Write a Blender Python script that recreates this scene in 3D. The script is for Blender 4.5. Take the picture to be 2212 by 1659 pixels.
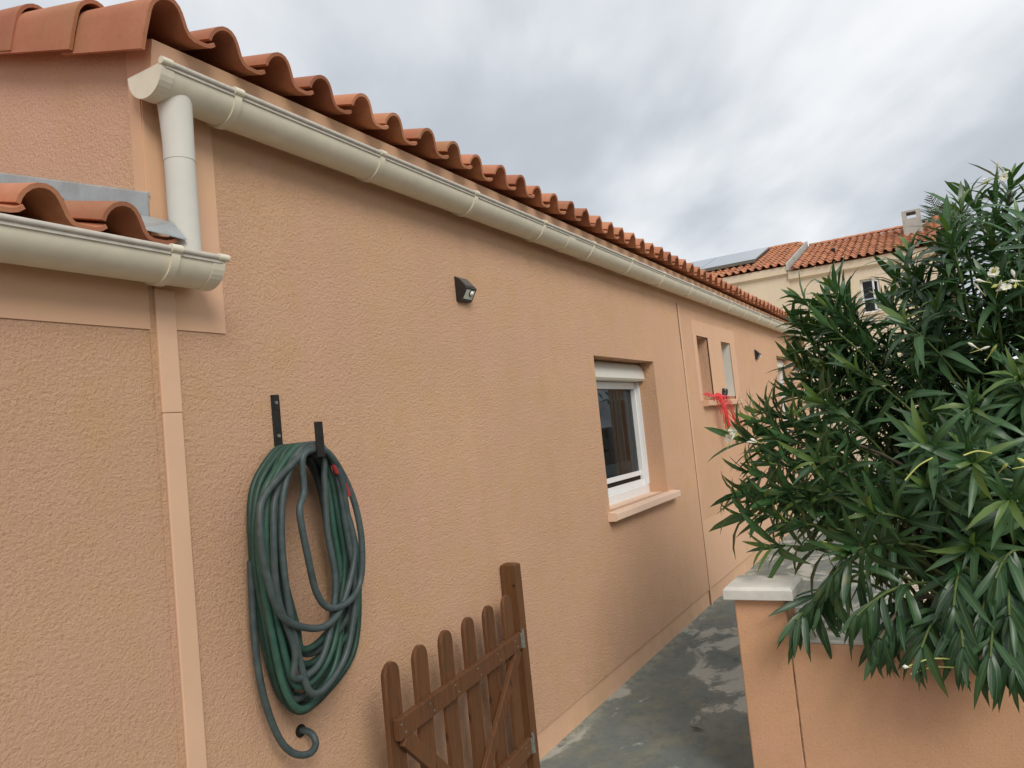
import bpy, bmesh, math, random
from mathutils import Vector, Matrix

S = bpy.context.scene
for o in list(bpy.data.objects):
    bpy.data.objects.remove(o)
COL = S.collection
R = math.radians

# ---------------------------------------------------------------- camera
cd = bpy.data.cameras.new('camera')
cam = bpy.data.objects.new('camera', cd)
COL.objects.link(cam)
S.camera = cam
right = Vector((0.492592, -0.864578, -0.099282))
down = Vector((0.00923, 0.119267, -0.992819))
fwd = Vector((0.870211, 0.488139, 0.066729))
m = Matrix.Identity(4)
for i in range(3):
    m[i][0] = right[i]; m[i][1] = -down[i]; m[i][2] = -fwd[i]
m.translation = Vector((0, -1.9276, 1.6))
cam.matrix_world = m
cd.sensor_fit = 'HORIZONTAL'
cd.sensor_width = 36
cd.lens = 36 * 1650 / 2212
cd.clip_start = 0.05
cd.clip_end = 2000

# ---------------------------------------------------------------- sky
SUN_EL, SUN_AZ = 38, 233          # azimuth of the sun counted from +X towards +Y
W = bpy.data.worlds.new('World'); S.world = W
W.use_nodes = True
wt = W.node_tree; wn = wt.nodes; wl = wt.links
wn.clear()
def N(t, tree=None, **kw):
    n = (tree or wt).nodes.new(t)
    for k, v in kw.items():
        setattr(n, k, v)
    return n
def mth(tree, op, a, b=None, clamp=False):
    n = tree.nodes.new('ShaderNodeMath'); n.operation = op; n.use_clamp = clamp
    for i, v in enumerate((a, b)):
        if v is None: continue
        if isinstance(v, (int, float)): n.inputs[i].default_value = v
        else: tree.links.new(v, n.inputs[i])
    return n.outputs[0]
def noise(tree, vec, scale, detail=4, rough=.5, dist=0):
    n = tree.nodes.new('ShaderNodeTexNoise')
    n.inputs['Scale'].default_value = scale; n.inputs['Detail'].default_value = detail
    n.inputs['Roughness'].default_value = rough; n.inputs['Distortion'].default_value = dist
    tree.links.new(vec, n.inputs['Vector'])
    return n.outputs['Fac']
def ramp(tree, fac, stops, interp='LINEAR'):
    n = tree.nodes.new('ShaderNodeValToRGB'); n.color_ramp.interpolation = interp
    e = n.color_ramp.elements
    while len(e) < len(stops): e.new(.5)
    for k, (p, c) in enumerate(stops):
        e[k].position = p
        e[k].color = (c, c, c, 1) if isinstance(c, (int, float)) else (*c, 1)
    tree.links.new(fac, n.inputs[0])
    return n.outputs[0]
def mix(tree, fac, a, b, blend='MIX'):
    n = tree.nodes.new('ShaderNodeMix'); n.data_type = 'RGBA'; n.blend_type = blend
    for s, v in ((0, fac), (6, a), (7, b)):
        if isinstance(v, (int, float)): n.inputs[s].default_value = v if s == 0 else (v, v, v, 1)
        elif isinstance(v, tuple): n.inputs[s].default_value = (*v, 1)
        else: tree.links.new(v, n.inputs[s])
    return n.outputs[2]

tc = N('ShaderNodeTexCoord')
sp = N('ShaderNodeSeparateXYZ'); wl.new(tc.outputs['Generated'], sp.inputs[0])
zc = mth(wt, 'ADD', mth(wt, 'MAXIMUM', sp.outputs[2], 0.0), 0.16)
px = mth(wt, 'DIVIDE', sp.outputs[0], zc); py = mth(wt, 'DIVIDE', sp.outputs[1], zc)
cb = N('ShaderNodeCombineXYZ'); wl.new(px, cb.inputs[0]); wl.new(py, cb.inputs[1])
mp1 = N('ShaderNodeMapping', vector_type='TEXTURE'); wl.new(cb.outputs[0], mp1.inputs[0])
mp1.inputs['Location'].default_value = (13.1, 6.6, 0)
mp1.inputs['Rotation'].default_value = (0, 0, R(33))
mp1.inputs['Scale'].default_value = (1.7, .9, 1)
n1 = noise(wt, mp1.outputs[0], 0.75, 4, .48, .25)
mp2 = N('ShaderNodeMapping', vector_type='TEXTURE'); wl.new(cb.outputs[0], mp2.inputs[0])
mp2.inputs['Rotation'].default_value = (0, 0, R(33))
mp2.inputs['Scale'].default_value = (3.2, .9, 1)
n2 = noise(wt, mp2.outputs[0], 1.0, 5, .5, .25)
mp3 = N('ShaderNodeMapping', vector_type='TEXTURE'); wl.new(cb.outputs[0], mp3.inputs[0])
mp3.inputs['Location'].default_value = (7.3, 1.9, 0)
mp3.inputs['Rotation'].default_value = (0, 0, R(33))
mp3.inputs['Scale'].default_value = (1.5, .8, 1)
n3 = noise(wt, mp3.outputs[0], 1.9, 6, .55, .2)
v = mth(wt, 'ADD', mth(wt, 'MULTIPLY', n1, .60), mth(wt, 'ADD', mth(wt, 'MULTIPLY', n2, .22), mth(wt, 'MULTIPLY', n3, .18)))
cloud = ramp(wt, v, [(.42, (.45, .48, .525)), (.46, (.52, .55, .59)), (.49, (.61, .64, .675)), (.525, (.73, .75, .775)), (.57, (.86, .87, .88))], 'B_SPLINE')
sky = N('ShaderNodeTexSky', sky_type='NISHITA')
sky.sun_disc = False
sky.sun_elevation = R(SUN_EL)
sky.sun_rotation = R(90 - SUN_AZ)
skc = mix(wt, 1.0, sky.outputs[0], (.1, .1, .1), 'MULTIPLY')
cov = ramp(wt, v, [(.36, .97), (.6, .92)])
# cloud deck luminance is set against the sky's own scale below
fin = mix(wt, cov, skc, cloud)
bg = N('ShaderNodeBackground'); bg.inputs[1].default_value = 1.0
wl.new(fin, bg.inputs[0])
out = N('ShaderNodeOutputWorld'); wl.new(bg.outputs[0], out.inputs[0])

sd = bpy.data.lights.new('sun', 'SUN')
sun = bpy.data.objects.new('sun', sd); COL.objects.link(sun)
sd.energy = 1.8; sd.angle = R(26); sd.color = (1, .955, .89)
dv = Vector((math.cos(R(SUN_EL)) * math.cos(R(SUN_AZ)), math.cos(R(SUN_EL)) * math.sin(R(SUN_AZ)), math.sin(R(SUN_EL))))
sun.rotation_euler = dv.to_track_quat('Z', 'Y').to_euler()

S.view_settings.view_transform = 'Standard'
S.view_settings.look = 'None'
S.view_settings.exposure = 0.24
S.view_settings.gamma = 1
S.view_settings.use_curve_mapping = False

# ---------------------------------------------------------------- materials
def mat(name, build):
    mt = bpy.data.materials.new(name); mt.use_nodes = True
    t = mt.node_tree
    b = t.nodes['Principled BSDF']
    build(t, b)
    return mt
def objco(t):
    n = t.nodes.new('ShaderNodeTexCoord'); return n.outputs['Object']
def worldpos(t):
    n = t.nodes.new('ShaderNodeNewGeometry'); return n.outputs['Position']
def scaled(t, vec, sc, rot=(0, 0, 0)):
    n = t.nodes.new('ShaderNodeMapping'); n.inputs['Scale'].default_value = sc; n.inputs['Rotation'].default_value = rot
    t.links.new(vec, n.inputs[0]); return n.outputs[0]
def bump(t, b, h, strength, dist):
    n = t.nodes.new('ShaderNodeBump'); n.inputs['Strength'].default_value = strength; n.inputs['Distance'].default_value = dist
    t.links.new(h, n.inputs['Height'])
    t.links.new(n.outputs[0], b.inputs['Normal'])
    return n
def setc(t, b, c):
    if isinstance(c, tuple): b.inputs['Base Color'].default_value = (*c, 1)
    else: t.links.new(c, b.inputs['Base Color'])

def render_mat(name, col, grain, depth, blotch=.12, ochre=.0, pits=False):
    """rough-cast or smooth wall render"""
    def f(t, b):
        p = worldpos(t)
        big = noise(t, p, 1.1, 4, .6)
        mid = noise(t, p, 7, 4, .6)
        fine = noise(t, p, grain, 6, .72)
        c1 = tuple(x * (1 - blotch) for x in col); c2 = tuple(min(1, x * (1 + blotch)) for x in col)
        c = mix(t, ramp(t, big, [(.3, 0), (.7, 1)]), c1, c2)
        if ochre:
            oc = mth(t, 'MULTIPLY', ramp(t, mid, [(.48, 0), (.68, 1)]), ochre)
            c = mix(t, oc, c, (col[0] * .95, col[1] * .96, col[2] * .72))
        pk = mth(t, 'MULTIPLY', ramp(t, noise(t, p, 2.6, 5, .6), [(.45, 0), (.65, 1)]), .5)
        c = mix(t, pk, c, (min(1, col[0] * 1.02), col[1] * .975, col[2] * 1.12))
        # rain streaks: long in z
        st = noise(t, scaled(t, p, (6, 6, .35)), 1.0, 4, .6)
        c = mix(t, mth(t, 'MULTIPLY', ramp(t, st, [(.50, 0), (.75, 1)]), .10), c, (col[0] * .72, col[1] * .66, col[2] * .6))
        sz = t.nodes.new('ShaderNodeSeparateXYZ'); t.links.new(p, sz.inputs[0])
        spl = mth(t, 'MULTIPLY', mth(t, 'MULTIPLY', ramp(t, sz.outputs[2], [(.0, 1), (.55, 0)]), ramp(t, noise(t, p, 9, 5, .7), [(.35, .1), (.7, 1)])), .26)
        c = mix(t, spl, c, (col[0] * .55, col[1] * .55, col[2] * .55))
        # darker brown in the hollows of the grain
        if depth > .001:
            c = mix(t, mth(t, 'MULTIPLY', ramp(t, fine, [(.30, 1), (.47, 0)]), .34), c, (col[0] * .5, col[1] * .42, col[2] * .34))
        setc(t, b, c)
        b.inputs['Roughness'].default_value = .92
        b.inputs['Specular IOR Level'].default_value = .15
        h = fine
        if depth > .001:
            h = mth(t, 'ADD', mth(t, 'MULTIPLY', fine, .75), mth(t, 'MULTIPLY', noise(t, p, grain * .45, 5, .7), .55))
        bump(t, b, h, 1.0, depth)
    return mat(name, f)

PEACH = (.705, .433, .270)
M = {}
M['rough'] = render_mat('rough_cast_render', PEACH, 112, .0135, .06, .42)
M['coarse'] = render_mat('coarse_gable_render', (.76, .48, .32), 105, .012, .05, .3)
M['smooth'] = render_mat('smooth_render', (.67, .42, .262), 160, .0008, .06, .12)
M['smoothlight'] = render_mat('pale_smooth_render', (.67, .425, .27), 160, .0006, .05, .0)
M['lowwall'] = render_mat('garden_wall_render', (.67, .385, .225), 130, .0022, .10, .2)
M['cream'] = render_mat('cream_render', (.74, .61, .44), 60, .002, .06, .2)

def terracotta(name, c1, c2, c3, lichen):
    def f(t, b):
        oi = t.nodes.new('ShaderNodeObjectInfo')
        p = worldpos(t)
        c = mix(t, ramp(t, noise(t, p, 5, 4, .6), [(.3, 0), (.7, 1)]), c1, c2)
        c = mix(t, mth(t, 'MULTIPLY', mth(t, 'POWER', oi.outputs['Random'], 1.6), .85), c, c3)
        c = mix(t, mth(t, 'MULTIPLY', ramp(t, noise(t, p, 3.1, 5, .7), [(.52, 0), (.72, 1)]), lichen), c, (.30, .21, .09))
        c = mix(t, mth(t, 'MULTIPLY', ramp(t, noise(t, p, 38, 4, .7), [(.55, 0), (.75, 1)]), .35), c, (.20, .075, .04))
        setc(t, b, c)
        b.inputs['Roughness'].default_value = .78
        b.inputs['Specular IOR Level'].default_value = .3
        bump(t, b, noise(t, p, 160, 4, .6), .6, .0012)
    return mat(name, f)
M['tile'] = terracotta('terracotta_tile', (.46, .172, .086), (.58, .255, .14), (.27, .098, .055), .45)
M['tilefar'] = terracotta('weathered_terracotta', (.46, .17, .08), (.56, .25, .13), (.36, .14, .08), .6)

def plain(name, c, rough=.5, spec=.5, metal=0, var=.08, bs=0, bd=.001, vs=6):
    def f(t, b):
        p = worldpos(t)
        cc = mix(t, ramp(t, noise(t, p, vs, 5, .6), [(.3, 0), (.7, 1)]), tuple(x * (1 - var) for x in c), tuple(min(1, x * (1 + var)) for x in c))
        setc(t, b, cc)
        b.inputs['Roughness'].default_value = rough
        b.inputs['Specular IOR Level'].default_value = spec
        b.inputs['Metallic'].default_value = metal
        if bs: bump(t, b, noise(t, p, bs, 4, .6), .6, bd)
    return mat(name, f)
M['pvc'] = plain('sand_pvc', (.72, .66, .515), .48, .32, 0, .07, vs=11)
M['pvcdark'] = plain('gutter_bead_pvc', (.52, .48, .41), .45, .4, 0, .12, vs=30)
M['pipe'] = plain('pale_pvc_pipe', (.62, .60, .535), .7, .25, 0, .04)
M['white'] = plain('white_pvc', (.80, .80, .79), .35, .45, 0, .02)
M['box'] = plain('ivory_shutter_box', (.72, .69, .60), .4, .4, 0, .03)
M['zinc'] = plain('zinc', (.40, .43, .43), .5, .5, .45, .2, vs=9)
M['galv'] = plain('galvanised_steel', (.21, .225, .20), .6, .4, .4, .3, vs=60)
M['black'] = plain('black_plastic', (.018, .018, .017), .35, .5, 0, .2)
M['iron'] = plain('dark_iron', (.022, .02, .017), .6, .4, .3, .4, vs=40)
M['seam_and_shadow'] = plain('brown_seam_and_shadow', (.27, .17, .105), .9, .1, 0, .3, vs=25)
M['dark'] = plain('dark_gap', (.03, .022, .016), .9, .1, 0, .2)
M['strip'] = plain('cover_strip_paint', (.66, .42, .275), .7, .25, 0, .03)
M['coping'] = plain('pale_stone_coping', (.66, .645, .58), .88, .2, 0, .14, 60, .001, vs=8)
M['sill'] = render_mat('pale_sill_paint', (.77, .56, .41), 160, .0006, .05, .0)
M['red'] = plain('red_plastic_net', (.72, .03, .035), .4, .5, 0, .1)
M['tape'] = plain('faded_red_tape', (.38, .035, .035), .55, .4, 0, .2, vs=30)
M['curtain'] = plain('curtain', (.34, .40, .43), .9, .1, 0, .05)
M['lens'] = plain('lamp_lens', (.55, .56, .47), .25, .5, 0, .1)
M['dome'] = plain('sensor_dome', (.85, .86, .84), .3, .5, 0, .02)
M['solar'] = plain('solar_cells', (.30, .33, .36), .14, .8, .2, .05)
M['concrete'] = plain('grey_concrete', (.42, .41, .37), .9, .2, 0, .2, 30, .002, vs=3)
M['petal'] = plain('white_petal', (.80, .79, .66), .6, .3, 0, .06)
M['bud'] = plain('yellow_green_bud', (.46, .48, .14), .6, .3, 0, .15)
M['stem'] = plain('green_stem', (.10, .14, .04), .6, .3, 0, .3, vs=20)
M['bark'] = plain('grey_brown_bark', (.10, .085, .055), .85, .2, 0, .3, 40, .003, vs=20)
M['soil'] = plain('dry_ground', (.13, .12, .10), .95, .1, 0, .2, 20, .01, vs=2)
M['pebble'] = plain('pale_pebbles', (.58, .53, .43), .85, .2, 0, .25, vs=14)

def f_slate(t, b):
    oi = t.nodes.new('ShaderNodeObjectInfo')
    p = worldpos(t)
    setc(t, b, mix(t, ramp(t, noise(t, p, 30, 3, .6), [(.35, 0), (.7, 1)]), (.042, .060, .059), (.068, .090, .088)))
    b.inputs['Roughness'].default_value = .5
    b.inputs['Specular IOR Level'].default_value = .4
M['hoseA'] = mat('slate_hose', f_slate)
def f_green(t, b):
    p = worldpos(t)
    setc(t, b, mix(t, ramp(t, noise(t, p, 30, 3, .6), [(.35, 0), (.7, 1)]), (.026, .074, .052), (.038, .104, .072)))
    b.inputs['Roughness'].default_value = .45
    b.inputs['Specular IOR Level'].default_value = .4
M['hoseB'] = mat('green_hose', f_green)
M['hoseC'] = plain('deep_green_hose', (.02, .055, .04), .5, .4, 0, .25, vs=30)

def f_wood(t, b):
    oi = t.nodes.new('ShaderNodeObjectInfo')
    p = objco(t)
    g = noise(t, scaled(t, p, (70, 70, 5)), 1.0, 5, .6, .6)
    c = mix(t, ramp(t, g, [(.3, 0), (.7, 1)]), (.078, .031, .012), (.155, .064, .025))
    c = mix(t, mth(t, 'MULTIPLY', oi.outputs['Random'], .4), c, (.165, .075, .028))
    c = mix(t, mth(t, 'MULTIPLY', ramp(t, noise(t, worldpos(t), 9, 4, .7), [(.55, 0), (.75, 1)]), .4), c, (.055, .045, .018))
    kn = t.nodes.new('ShaderNodeTexVoronoi'); kn.inputs['Scale'].default_value = 1.0
    t.links.new(scaled(t, p, (11, 11, 5)), kn.inputs['Vector'])
    c = mix(t, ramp(t, kn.outputs['Distance'], [(.06, .8), (.13, 0)]), c, (.03, .013, .006))
    setc(t, b, c)
    b.inputs['Roughness'].default_value = .55
    b.inputs['Specular IOR Level'].default_value = .35
    bump(t, b, g, .5, .002)
M['wood'] = mat('stained_wood', f_wood)

def f_path(t, b):
    p = worldpos(t)
    base = mix(t, ramp(t, noise(t, p, 2.2, 6, .6), [(.3, 0), (.7, 1)]), (.125, .148, .142), (.185, .206, .195))
    moss = mth(t, 'MULTIPLY', ramp(t, noise(t, scaled(t, p, (1, 1.6, 1)), 3.0, 8, .72, .3), [(.45, 0), (.66, 1)]), .58)
    c = mix(t, moss, base, (.27, .255, .17))
    c = mix(t, mth(t, 'MULTIPLY', ramp(t, noise(t, p, 34, 5, .75), [(.45, 0), (.75, 1)]), .35), c, (.22, .23, .19))
    grime = mth(t, 'MULTIPLY', ramp(t, noise(t, p, 12, 6, .7), [(.5, 0), (.72, 1)]), .45)
    c = mix(t, grime, c, (.075, .09, .08))
    pm = t.nodes.new('ShaderNodeMapping'); pm.inputs['Location'].default_value = (3.1, .7, 0); pm.inputs['Scale'].default_value = (.9, 1.5, 1); t.links.new(p, pm.inputs[0])
    pn = noise(t, pm.outputs[0], 1.5, 9, .66, .5)
    peel = ramp(t, pn, [(.53, 0), (.575, 1)])
    c = mix(t, mth(t, 'MULTIPLY', peel, mth(t, 'ADD', mth(t, 'MULTIPLY', noise(t, p, 20, 4, .7), .5), .42)), c, (.50, .49, .43))
    spk = ramp(t, noise(t, p, 30, 4, .7, .4), [(.66, 0), (.72, 1)])
    c = mix(t, mth(t, 'MULTIPLY', spk, .55), c, (.40, .40, .35))
    # crust of old paint and lime along the foot of the wall
    sy = t.nodes.new('ShaderNodeSeparateXYZ'); t.links.new(p, sy.inputs[0])
    edge = mth(t, 'MULTIPLY', ramp(t, mth(t, 'ADD', sy.outputs[1], 1.0), [(.88, 0), (.985, 1)]), ramp(t, noise(t, p, 11, 6, .75), [(.42, 0), (.6, 1)]))
    c = mix(t, mth(t, 'MULTIPLY', edge, .7), c, (.34, .34, .27))
    setc(t, b, c)
    b.inputs['Roughness'].default_value = .92
    b.inputs['Specular IOR Level'].default_value = .25
    bump(t, b, mth(t, 'ADD', mth(t, 'MULTIPLY', peel, -.6), noise(t, p, 60, 5, .7)), .7, .004)
M['path'] = mat('peeling_grey_floor_paint', f_path)

def f_gravel(t, b):
    p = worldpos(t)
    vo = t.nodes.new('ShaderNodeTexVoronoi'); vo.inputs['Scale'].default_value = 22
    t.links.new(p, vo.inputs['Vector'])
    sx = t.nodes.new('ShaderNodeSeparateColor'); t.links.new(vo.outputs['Color'], sx.inputs[0])
    c = mix(t, sx.outputs[0], (.44, .385, .29), (.72, .67, .56))
    c = mix(t, ramp(t, vo.outputs['Distance'], [(.5, 0), (.8, .75)]), c, (.16, .13, .09))
    setc(t, b, c)
    b.inputs['Roughness'].default_value = .9
    bump(t, b, vo.outputs['Distance'], -1.0, .03)
M['gravel'] = mat('pale_gravel', f_gravel)

def f_glass(t, b):
    t.nodes.remove(b)
    o = t.nodes['Material Output']
    tr = t.nodes.new('ShaderNodeBsdfTransparent'); tr.inputs[0].default_value = (.52, .58, .58, 1)
    gl = t.nodes.new('ShaderNodeBsdfGlossy'); gl.inputs['Roughness'].default_value = .02; gl.inputs[0].default_value = (.62, .65, .67, 1)
    fr = t.nodes.new('ShaderNodeFresnel'); fr.inputs[0].default_value = 1.5
    mx = t.nodes.new('ShaderNodeMixShader')
    t.links.new(fr.outputs[0], mx.inputs[0]); t.links.new(tr.outputs[0], mx.inputs[1]); t.links.new(gl.outputs[0], mx.inputs[2])
    t.links.new(mx.outputs[0], o.inputs[0])
M['glass'] = mat('window_glass', f_glass)

def leafmat(name, dark, midc, young, rib):
    def f(t, b):
        u = t.nodes.new('ShaderNodeUVMap')
        s = t.nodes.new('ShaderNodeSeparateXYZ'); t.links.new(u.outputs[0], s.inputs[0])
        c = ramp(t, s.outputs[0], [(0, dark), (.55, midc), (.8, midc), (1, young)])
        ribf = ramp(t, mth(t, 'ABSOLUTE', mth(t, 'SUBTRACT', s.outputs[1], .5)), [(.03, 1), (.10, 0)])
        c = mix(t, mth(t, 'MULTIPLY', ribf, .55), c, rib)
        c = mix(t, mth(t, 'MULTIPLY', ramp(t, noise(t, worldpos(t), 18, 3, .6), [(.5, 0), (.8, 1)]), .3), c, (.06, .075, .02))
        c = mix(t, mth(t, 'MULTIPLY', ramp(t, noise(t, worldpos(t), 7, 2, .6), [(.66, 0), (.74, 1)]), .55), c, (.16, .15, .04))
        setc(t, b, c)
        b.inputs['Roughness'].default_value = .38
        b.inputs['Specular IOR Level'].default_value = .5
        trn = t.nodes.new('ShaderNodeBsdfTranslucent')
        t.links.new(mix(t, 1.0, c, (1.3, 1.5, .6), 'MULTIPLY'), trn.inputs[0])
        mx = t.nodes.new('ShaderNodeMixShader'); mx.inputs[0].default_value = .18
        t.links.new(b.outputs[0], mx.inputs[1]); t.links.new(trn.outputs[0], mx.inputs[2])
        t.links.new(mx.outputs[0], t.nodes['Material Output'].inputs[0])
    return mat(name, f)
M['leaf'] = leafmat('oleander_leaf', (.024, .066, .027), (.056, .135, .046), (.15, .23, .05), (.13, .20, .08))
M['shrubleaf'] = leafmat('shrub_leaf', (.05, .09, .025), (.10, .15, .04), (.20, .24, .06), (.15, .2, .08))
M['palm'] = leafmat('palm_leaflet', (.045, .065, .035), (.075, .10, .05), (.13, .15, .08), (.1, .13, .06))

# ---------------------------------------------------------------- helpers
def wloc(o):
    v = Vector((0, 0, 0))
    while o is not None:
        v = v + o.location; o = o.parent
    return v
def tag(o, label=None, cat=None, group=None, kind=None):
    if label: o['label'] = label
    if cat: o['category'] = cat
    if group: o['group'] = group
    if kind: o['kind'] = kind
    return o
def empty(name, loc, label, cat, group=None):
    o = bpy.data.objects.new(name, None); COL.objects.link(o)
    o.empty_display_size = .1
    o.location = loc
    return tag(o, label, cat, group)
class MB:
    """collects geometry in world coordinates; build() links it as one mesh object"""
    def __init__(s): s.v = []; s.f = []; s.sm = []; s.mi = []; s.uv = None
    def add(s, vs, fs, smooth=False, mi=0):
        k = len(s.v); s.v += [tuple(p) for p in vs]
        for q in fs:
            s.f.append(tuple(i + k for i in q)); s.sm.append(smooth); s.mi.append(mi)
        return s
    def quad(s, a, b, c, d, mi=0): return s.add([a, b, c, d], [(0, 1, 2, 3)], False, mi)
    def box(s, x0, x1, y0, y1, z0, z1, mi=0):
        vs = [(x, y, z) for z in (z0, z1) for y in (y0, y1) for x in (x0, x1)]
        return s.add(vs, [(0, 2, 3, 1), (4, 5, 7, 6), (0, 1, 5, 4), (2, 6, 7, 3), (0, 4, 6, 2), (1, 3, 7, 5)], False, mi)
    def obox(s, a, b, up, w, h, mi=0):
        """bar from a to b; w across (perp to up), h along up"""
        a = Vector(a); b = Vector(b); d = (b - a).normalized(); up = Vector(up)
        side = d.cross(up).normalized(); u = side.cross(d).normalized()
        vs = []
        for p in (a, b):
            for i, j in ((-1, -1), (1, -1), (1, 1), (-1, 1)):
                vs.append(p + side * (i * w / 2) + u * (j * h / 2))
        return s.add(vs, [(3, 2, 1, 0), (4, 5, 6, 7), (0, 1, 5, 4), (1, 2, 6, 5), (2, 3, 7, 6), (3, 0, 4, 7)], False, mi)
    def tube(s, path, r, n=8, mi=0, cap=True):
        path = [Vector(p) for p in path]
        rs = r if isinstance(r, (list, tuple)) else [r] * len(path)
        ring = []; nrm = None; vs = []
        for i, p in enumerate(path):
            d = (path[min(i + 1, len(path) - 1)] - path[max(i - 1, 0)]).normalized()
            if nrm is None:
                nrm = d.orthogonal().normalized()
            else:
                nrm = (nrm - d * nrm.dot(d)).normalized()
            bn = d.cross(nrm)
            for k in range(n):
                a = 2 * math.pi * k / n
                vs.append(p + (nrm * math.cos(a) + bn * math.sin(a)) * rs[i])
        fs = []
        for i in range(len(path) - 1):
            for k in range(n):
                k2 = (k + 1) % n
                fs.append((i * n + k, i * n + k2, (i + 1) * n + k2, (i + 1) * n + k))
        s.add(vs, fs, True, mi)
        if cap:
            s.add(vs[:n], [tuple(range(n))[::-1]], False, mi)
            s.add(vs[-n:], [tuple(range(n))], False, mi)
        return s
    def extrude(s, prof, axis, a, b, smooth=False, mi=0, closed=True):
        """prof: list of 2D points (the two other axes in xyz order); solid prism from a to b along axis"""
        def P(p, t):
            q = list(p); q.insert(axis, t); return tuple(q)
        n = len(prof)
        vs = [P(p, a) for p in prof] + [P(p, b) for p in prof]
        fs = [(i, (i + 1) % n, n + (i + 1) % n, n + i) for i in range(n if closed else n - 1)]
        s.add(vs, fs, smooth, mi)
        if closed:
            s.add([P(p, a) for p in prof], [tuple(range(n))[::-1]], False, mi)
            s.add([P(p, b) for p in prof], [tuple(range(n))], False, mi)
        return s
    def mesh(s, name, mats, off=Vector((0, 0, 0)), fix=True):
        me = bpy.data.meshes.new(name)
        me.from_pydata([(p[0] - off[0], p[1] - off[1], p[2] - off[2]) for p in s.v], [], s.f)
        for mt in (mats if isinstance(mats, (list, tuple)) else [mats]): me.materials.append(mt)
        me.polygons.foreach_set('use_smooth', s.sm)
        me.polygons.foreach_set('material_index', s.mi)
        if s.uv is not None:
            l = me.uv_layers.new(name='UVMap')
            for i, lp in enumerate(me.loops): l.data[i].uv = s.uv[lp.vertex_index]
        if fix:
            bm = bmesh.new(); bm.from_mesh(me)
            bmesh.ops.recalc_face_normals(bm, faces=bm.faces)
            bm.to_mesh(me); bm.free()
        me.update()
        return me
    def build(s, name, mats, parent=None, bevel=0, fix=True, origin=None):
        base = wloc(parent)
        off = Vector(origin) if origin is not None else base
        o = bpy.data.objects.new(name, s.mesh(name, mats, off, fix)); COL.objects.link(o)
        o.parent = parent
        o.location = off - base
        if bevel:
            b = o.modifiers.new('bevel', 'BEVEL'); b.width = bevel; b.segments = 2; b.limit_method = 'ANGLE'; b.angle_limit = R(40)
        return o
def link_mesh(name, me, parent, world, rot=None, scale=None):
    o = bpy.data.objects.new(name, me); COL.objects.link(o)
    o.parent = parent; o.location = Vector(world) - wloc(parent)
    if rot is not None: o.rotation_euler = rot
    if scale is not None: o.scale = (scale,) * 3 if isinstance(scale, (int, float)) else scale
    return o
def catmull(pts, n=8, closed=False):
    pts = [Vector(p) for p in pts]; out = []
    m_ = len(pts)
    for i in range(m_ if closed else m_ - 1):
        if closed: p0, p1, p2, p3 = pts[i - 1], pts[i], pts[(i + 1) % m_], pts[(i + 2) % m_]
        else: p0, p1, p2, p3 = pts[max(i - 1, 0)], pts[i], pts[i + 1], pts[min(i + 2, m_ - 1)]
        for k in range(n):
            t = k / n
            out.append(.5 * ((2 * p1) + (p2 - p0) * t + (2 * p0 - 5 * p1 + 4 * p2 - p3) * t * t + (3 * p1 - p0 - 3 * p2 + p3) * t ** 3))
    if not closed: out.append(pts[-1])
    return out
def holed_wall(mb, x0, x1, z0, z1, holes, y=0.0, depth=.22, mi=0, dividers=()):
    xs = sorted({x0, x1, *dividers, *[h[0] for h in holes], *[h[1] for h in holes]})
    zs = sorted({z0, z1, *[h[2] for h in holes], *[h[3] for h in holes]})
    for i in range(len(xs) - 1):
        for j in range(len(zs) - 1):
            cx = (xs[i] + xs[i + 1]) / 2; cz = (zs[j] + zs[j + 1]) / 2
            if any(h[0] < cx < h[1] and h[2] < cz < h[3] for h in holes): continue
            mb.quad((xs[i], y, zs[j]), (xs[i + 1], y, zs[j]), (xs[i + 1], y, zs[j + 1]), (xs[i], y, zs[j + 1]), mi)
    for a, b, c, d in holes:
        mb.quad((a, y, c), (a, y, d), (a, y + depth, d), (a, y + depth, c), mi)
        mb.quad((b, y, d), (b, y, c), (b, y + depth, c), (b, y + depth, d), mi)
        mb.quad((a, y, d), (b, y, d), (b, y + depth, d), (a, y + depth, d), mi)
        mb.quad((b, y, c), (a, y, c), (a, y + depth, c), (b, y + depth, c), mi)

# ================================================================ ground
g = MB(); g.quad((-300, -300, -.012), (900, -300, -.012), (900, 300, -.012), (-300, 300, -.012))
tag(g.build('ground', M['soil']), kind='structure')
g = MB(); g.quad((-6, -1.42, 0), (15, -1.42, 0), (15, .02, 0), (-6, .02, 0))
tag(g.build('path', M['path']), kind='structure')
g = MB(); g.quad((3.4, -9, -.006), (21, -9, -.006), (21, -1.42, -.006), (3.4, -1.42, -.006))
g.quad((15, -1.42, -.006), (21, -1.42, -.006), (21, 9, -.006), (15, 9, -.006))
tag(g.build('gravel_ground', M['gravel']), kind='structure')
rng = random.Random(11)
g = MB()
oct_ = [(1, 0, 0), (0, 1, 0), (-1, 0, 0), (0, -1, 0), (0, 0, 1), (0, 0, -1)]
octf = [(0, 1, 4), (1, 2, 4), (2, 3, 4), (3, 0, 4), (1, 0, 5), (2, 1, 5), (3, 2, 5), (0, 3, 5)]
for _ in range(5200):
    x = rng.uniform(3.6, 10.5); y = rng.uniform(-3.2, -1.43); r = rng.uniform(.008, .024)
    a = rng.uniform(0, 6.28); ca, sa = math.cos(a), math.sin(a); k = rng.uniform(.6, 1)
    g.add([(x + (p[0] * ca - p[1] * k * sa) * r, y + (p[0] * sa + p[1] * k * ca) * r, .004 + p[2] * r * .6) for p in oct_], octf)
tag(g.build('loose_gravel', M['pebble'], fix=False), 'pale loose pebbles scattered over the ground behind the garden wall', 'gravel', kind='stuff')

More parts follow.
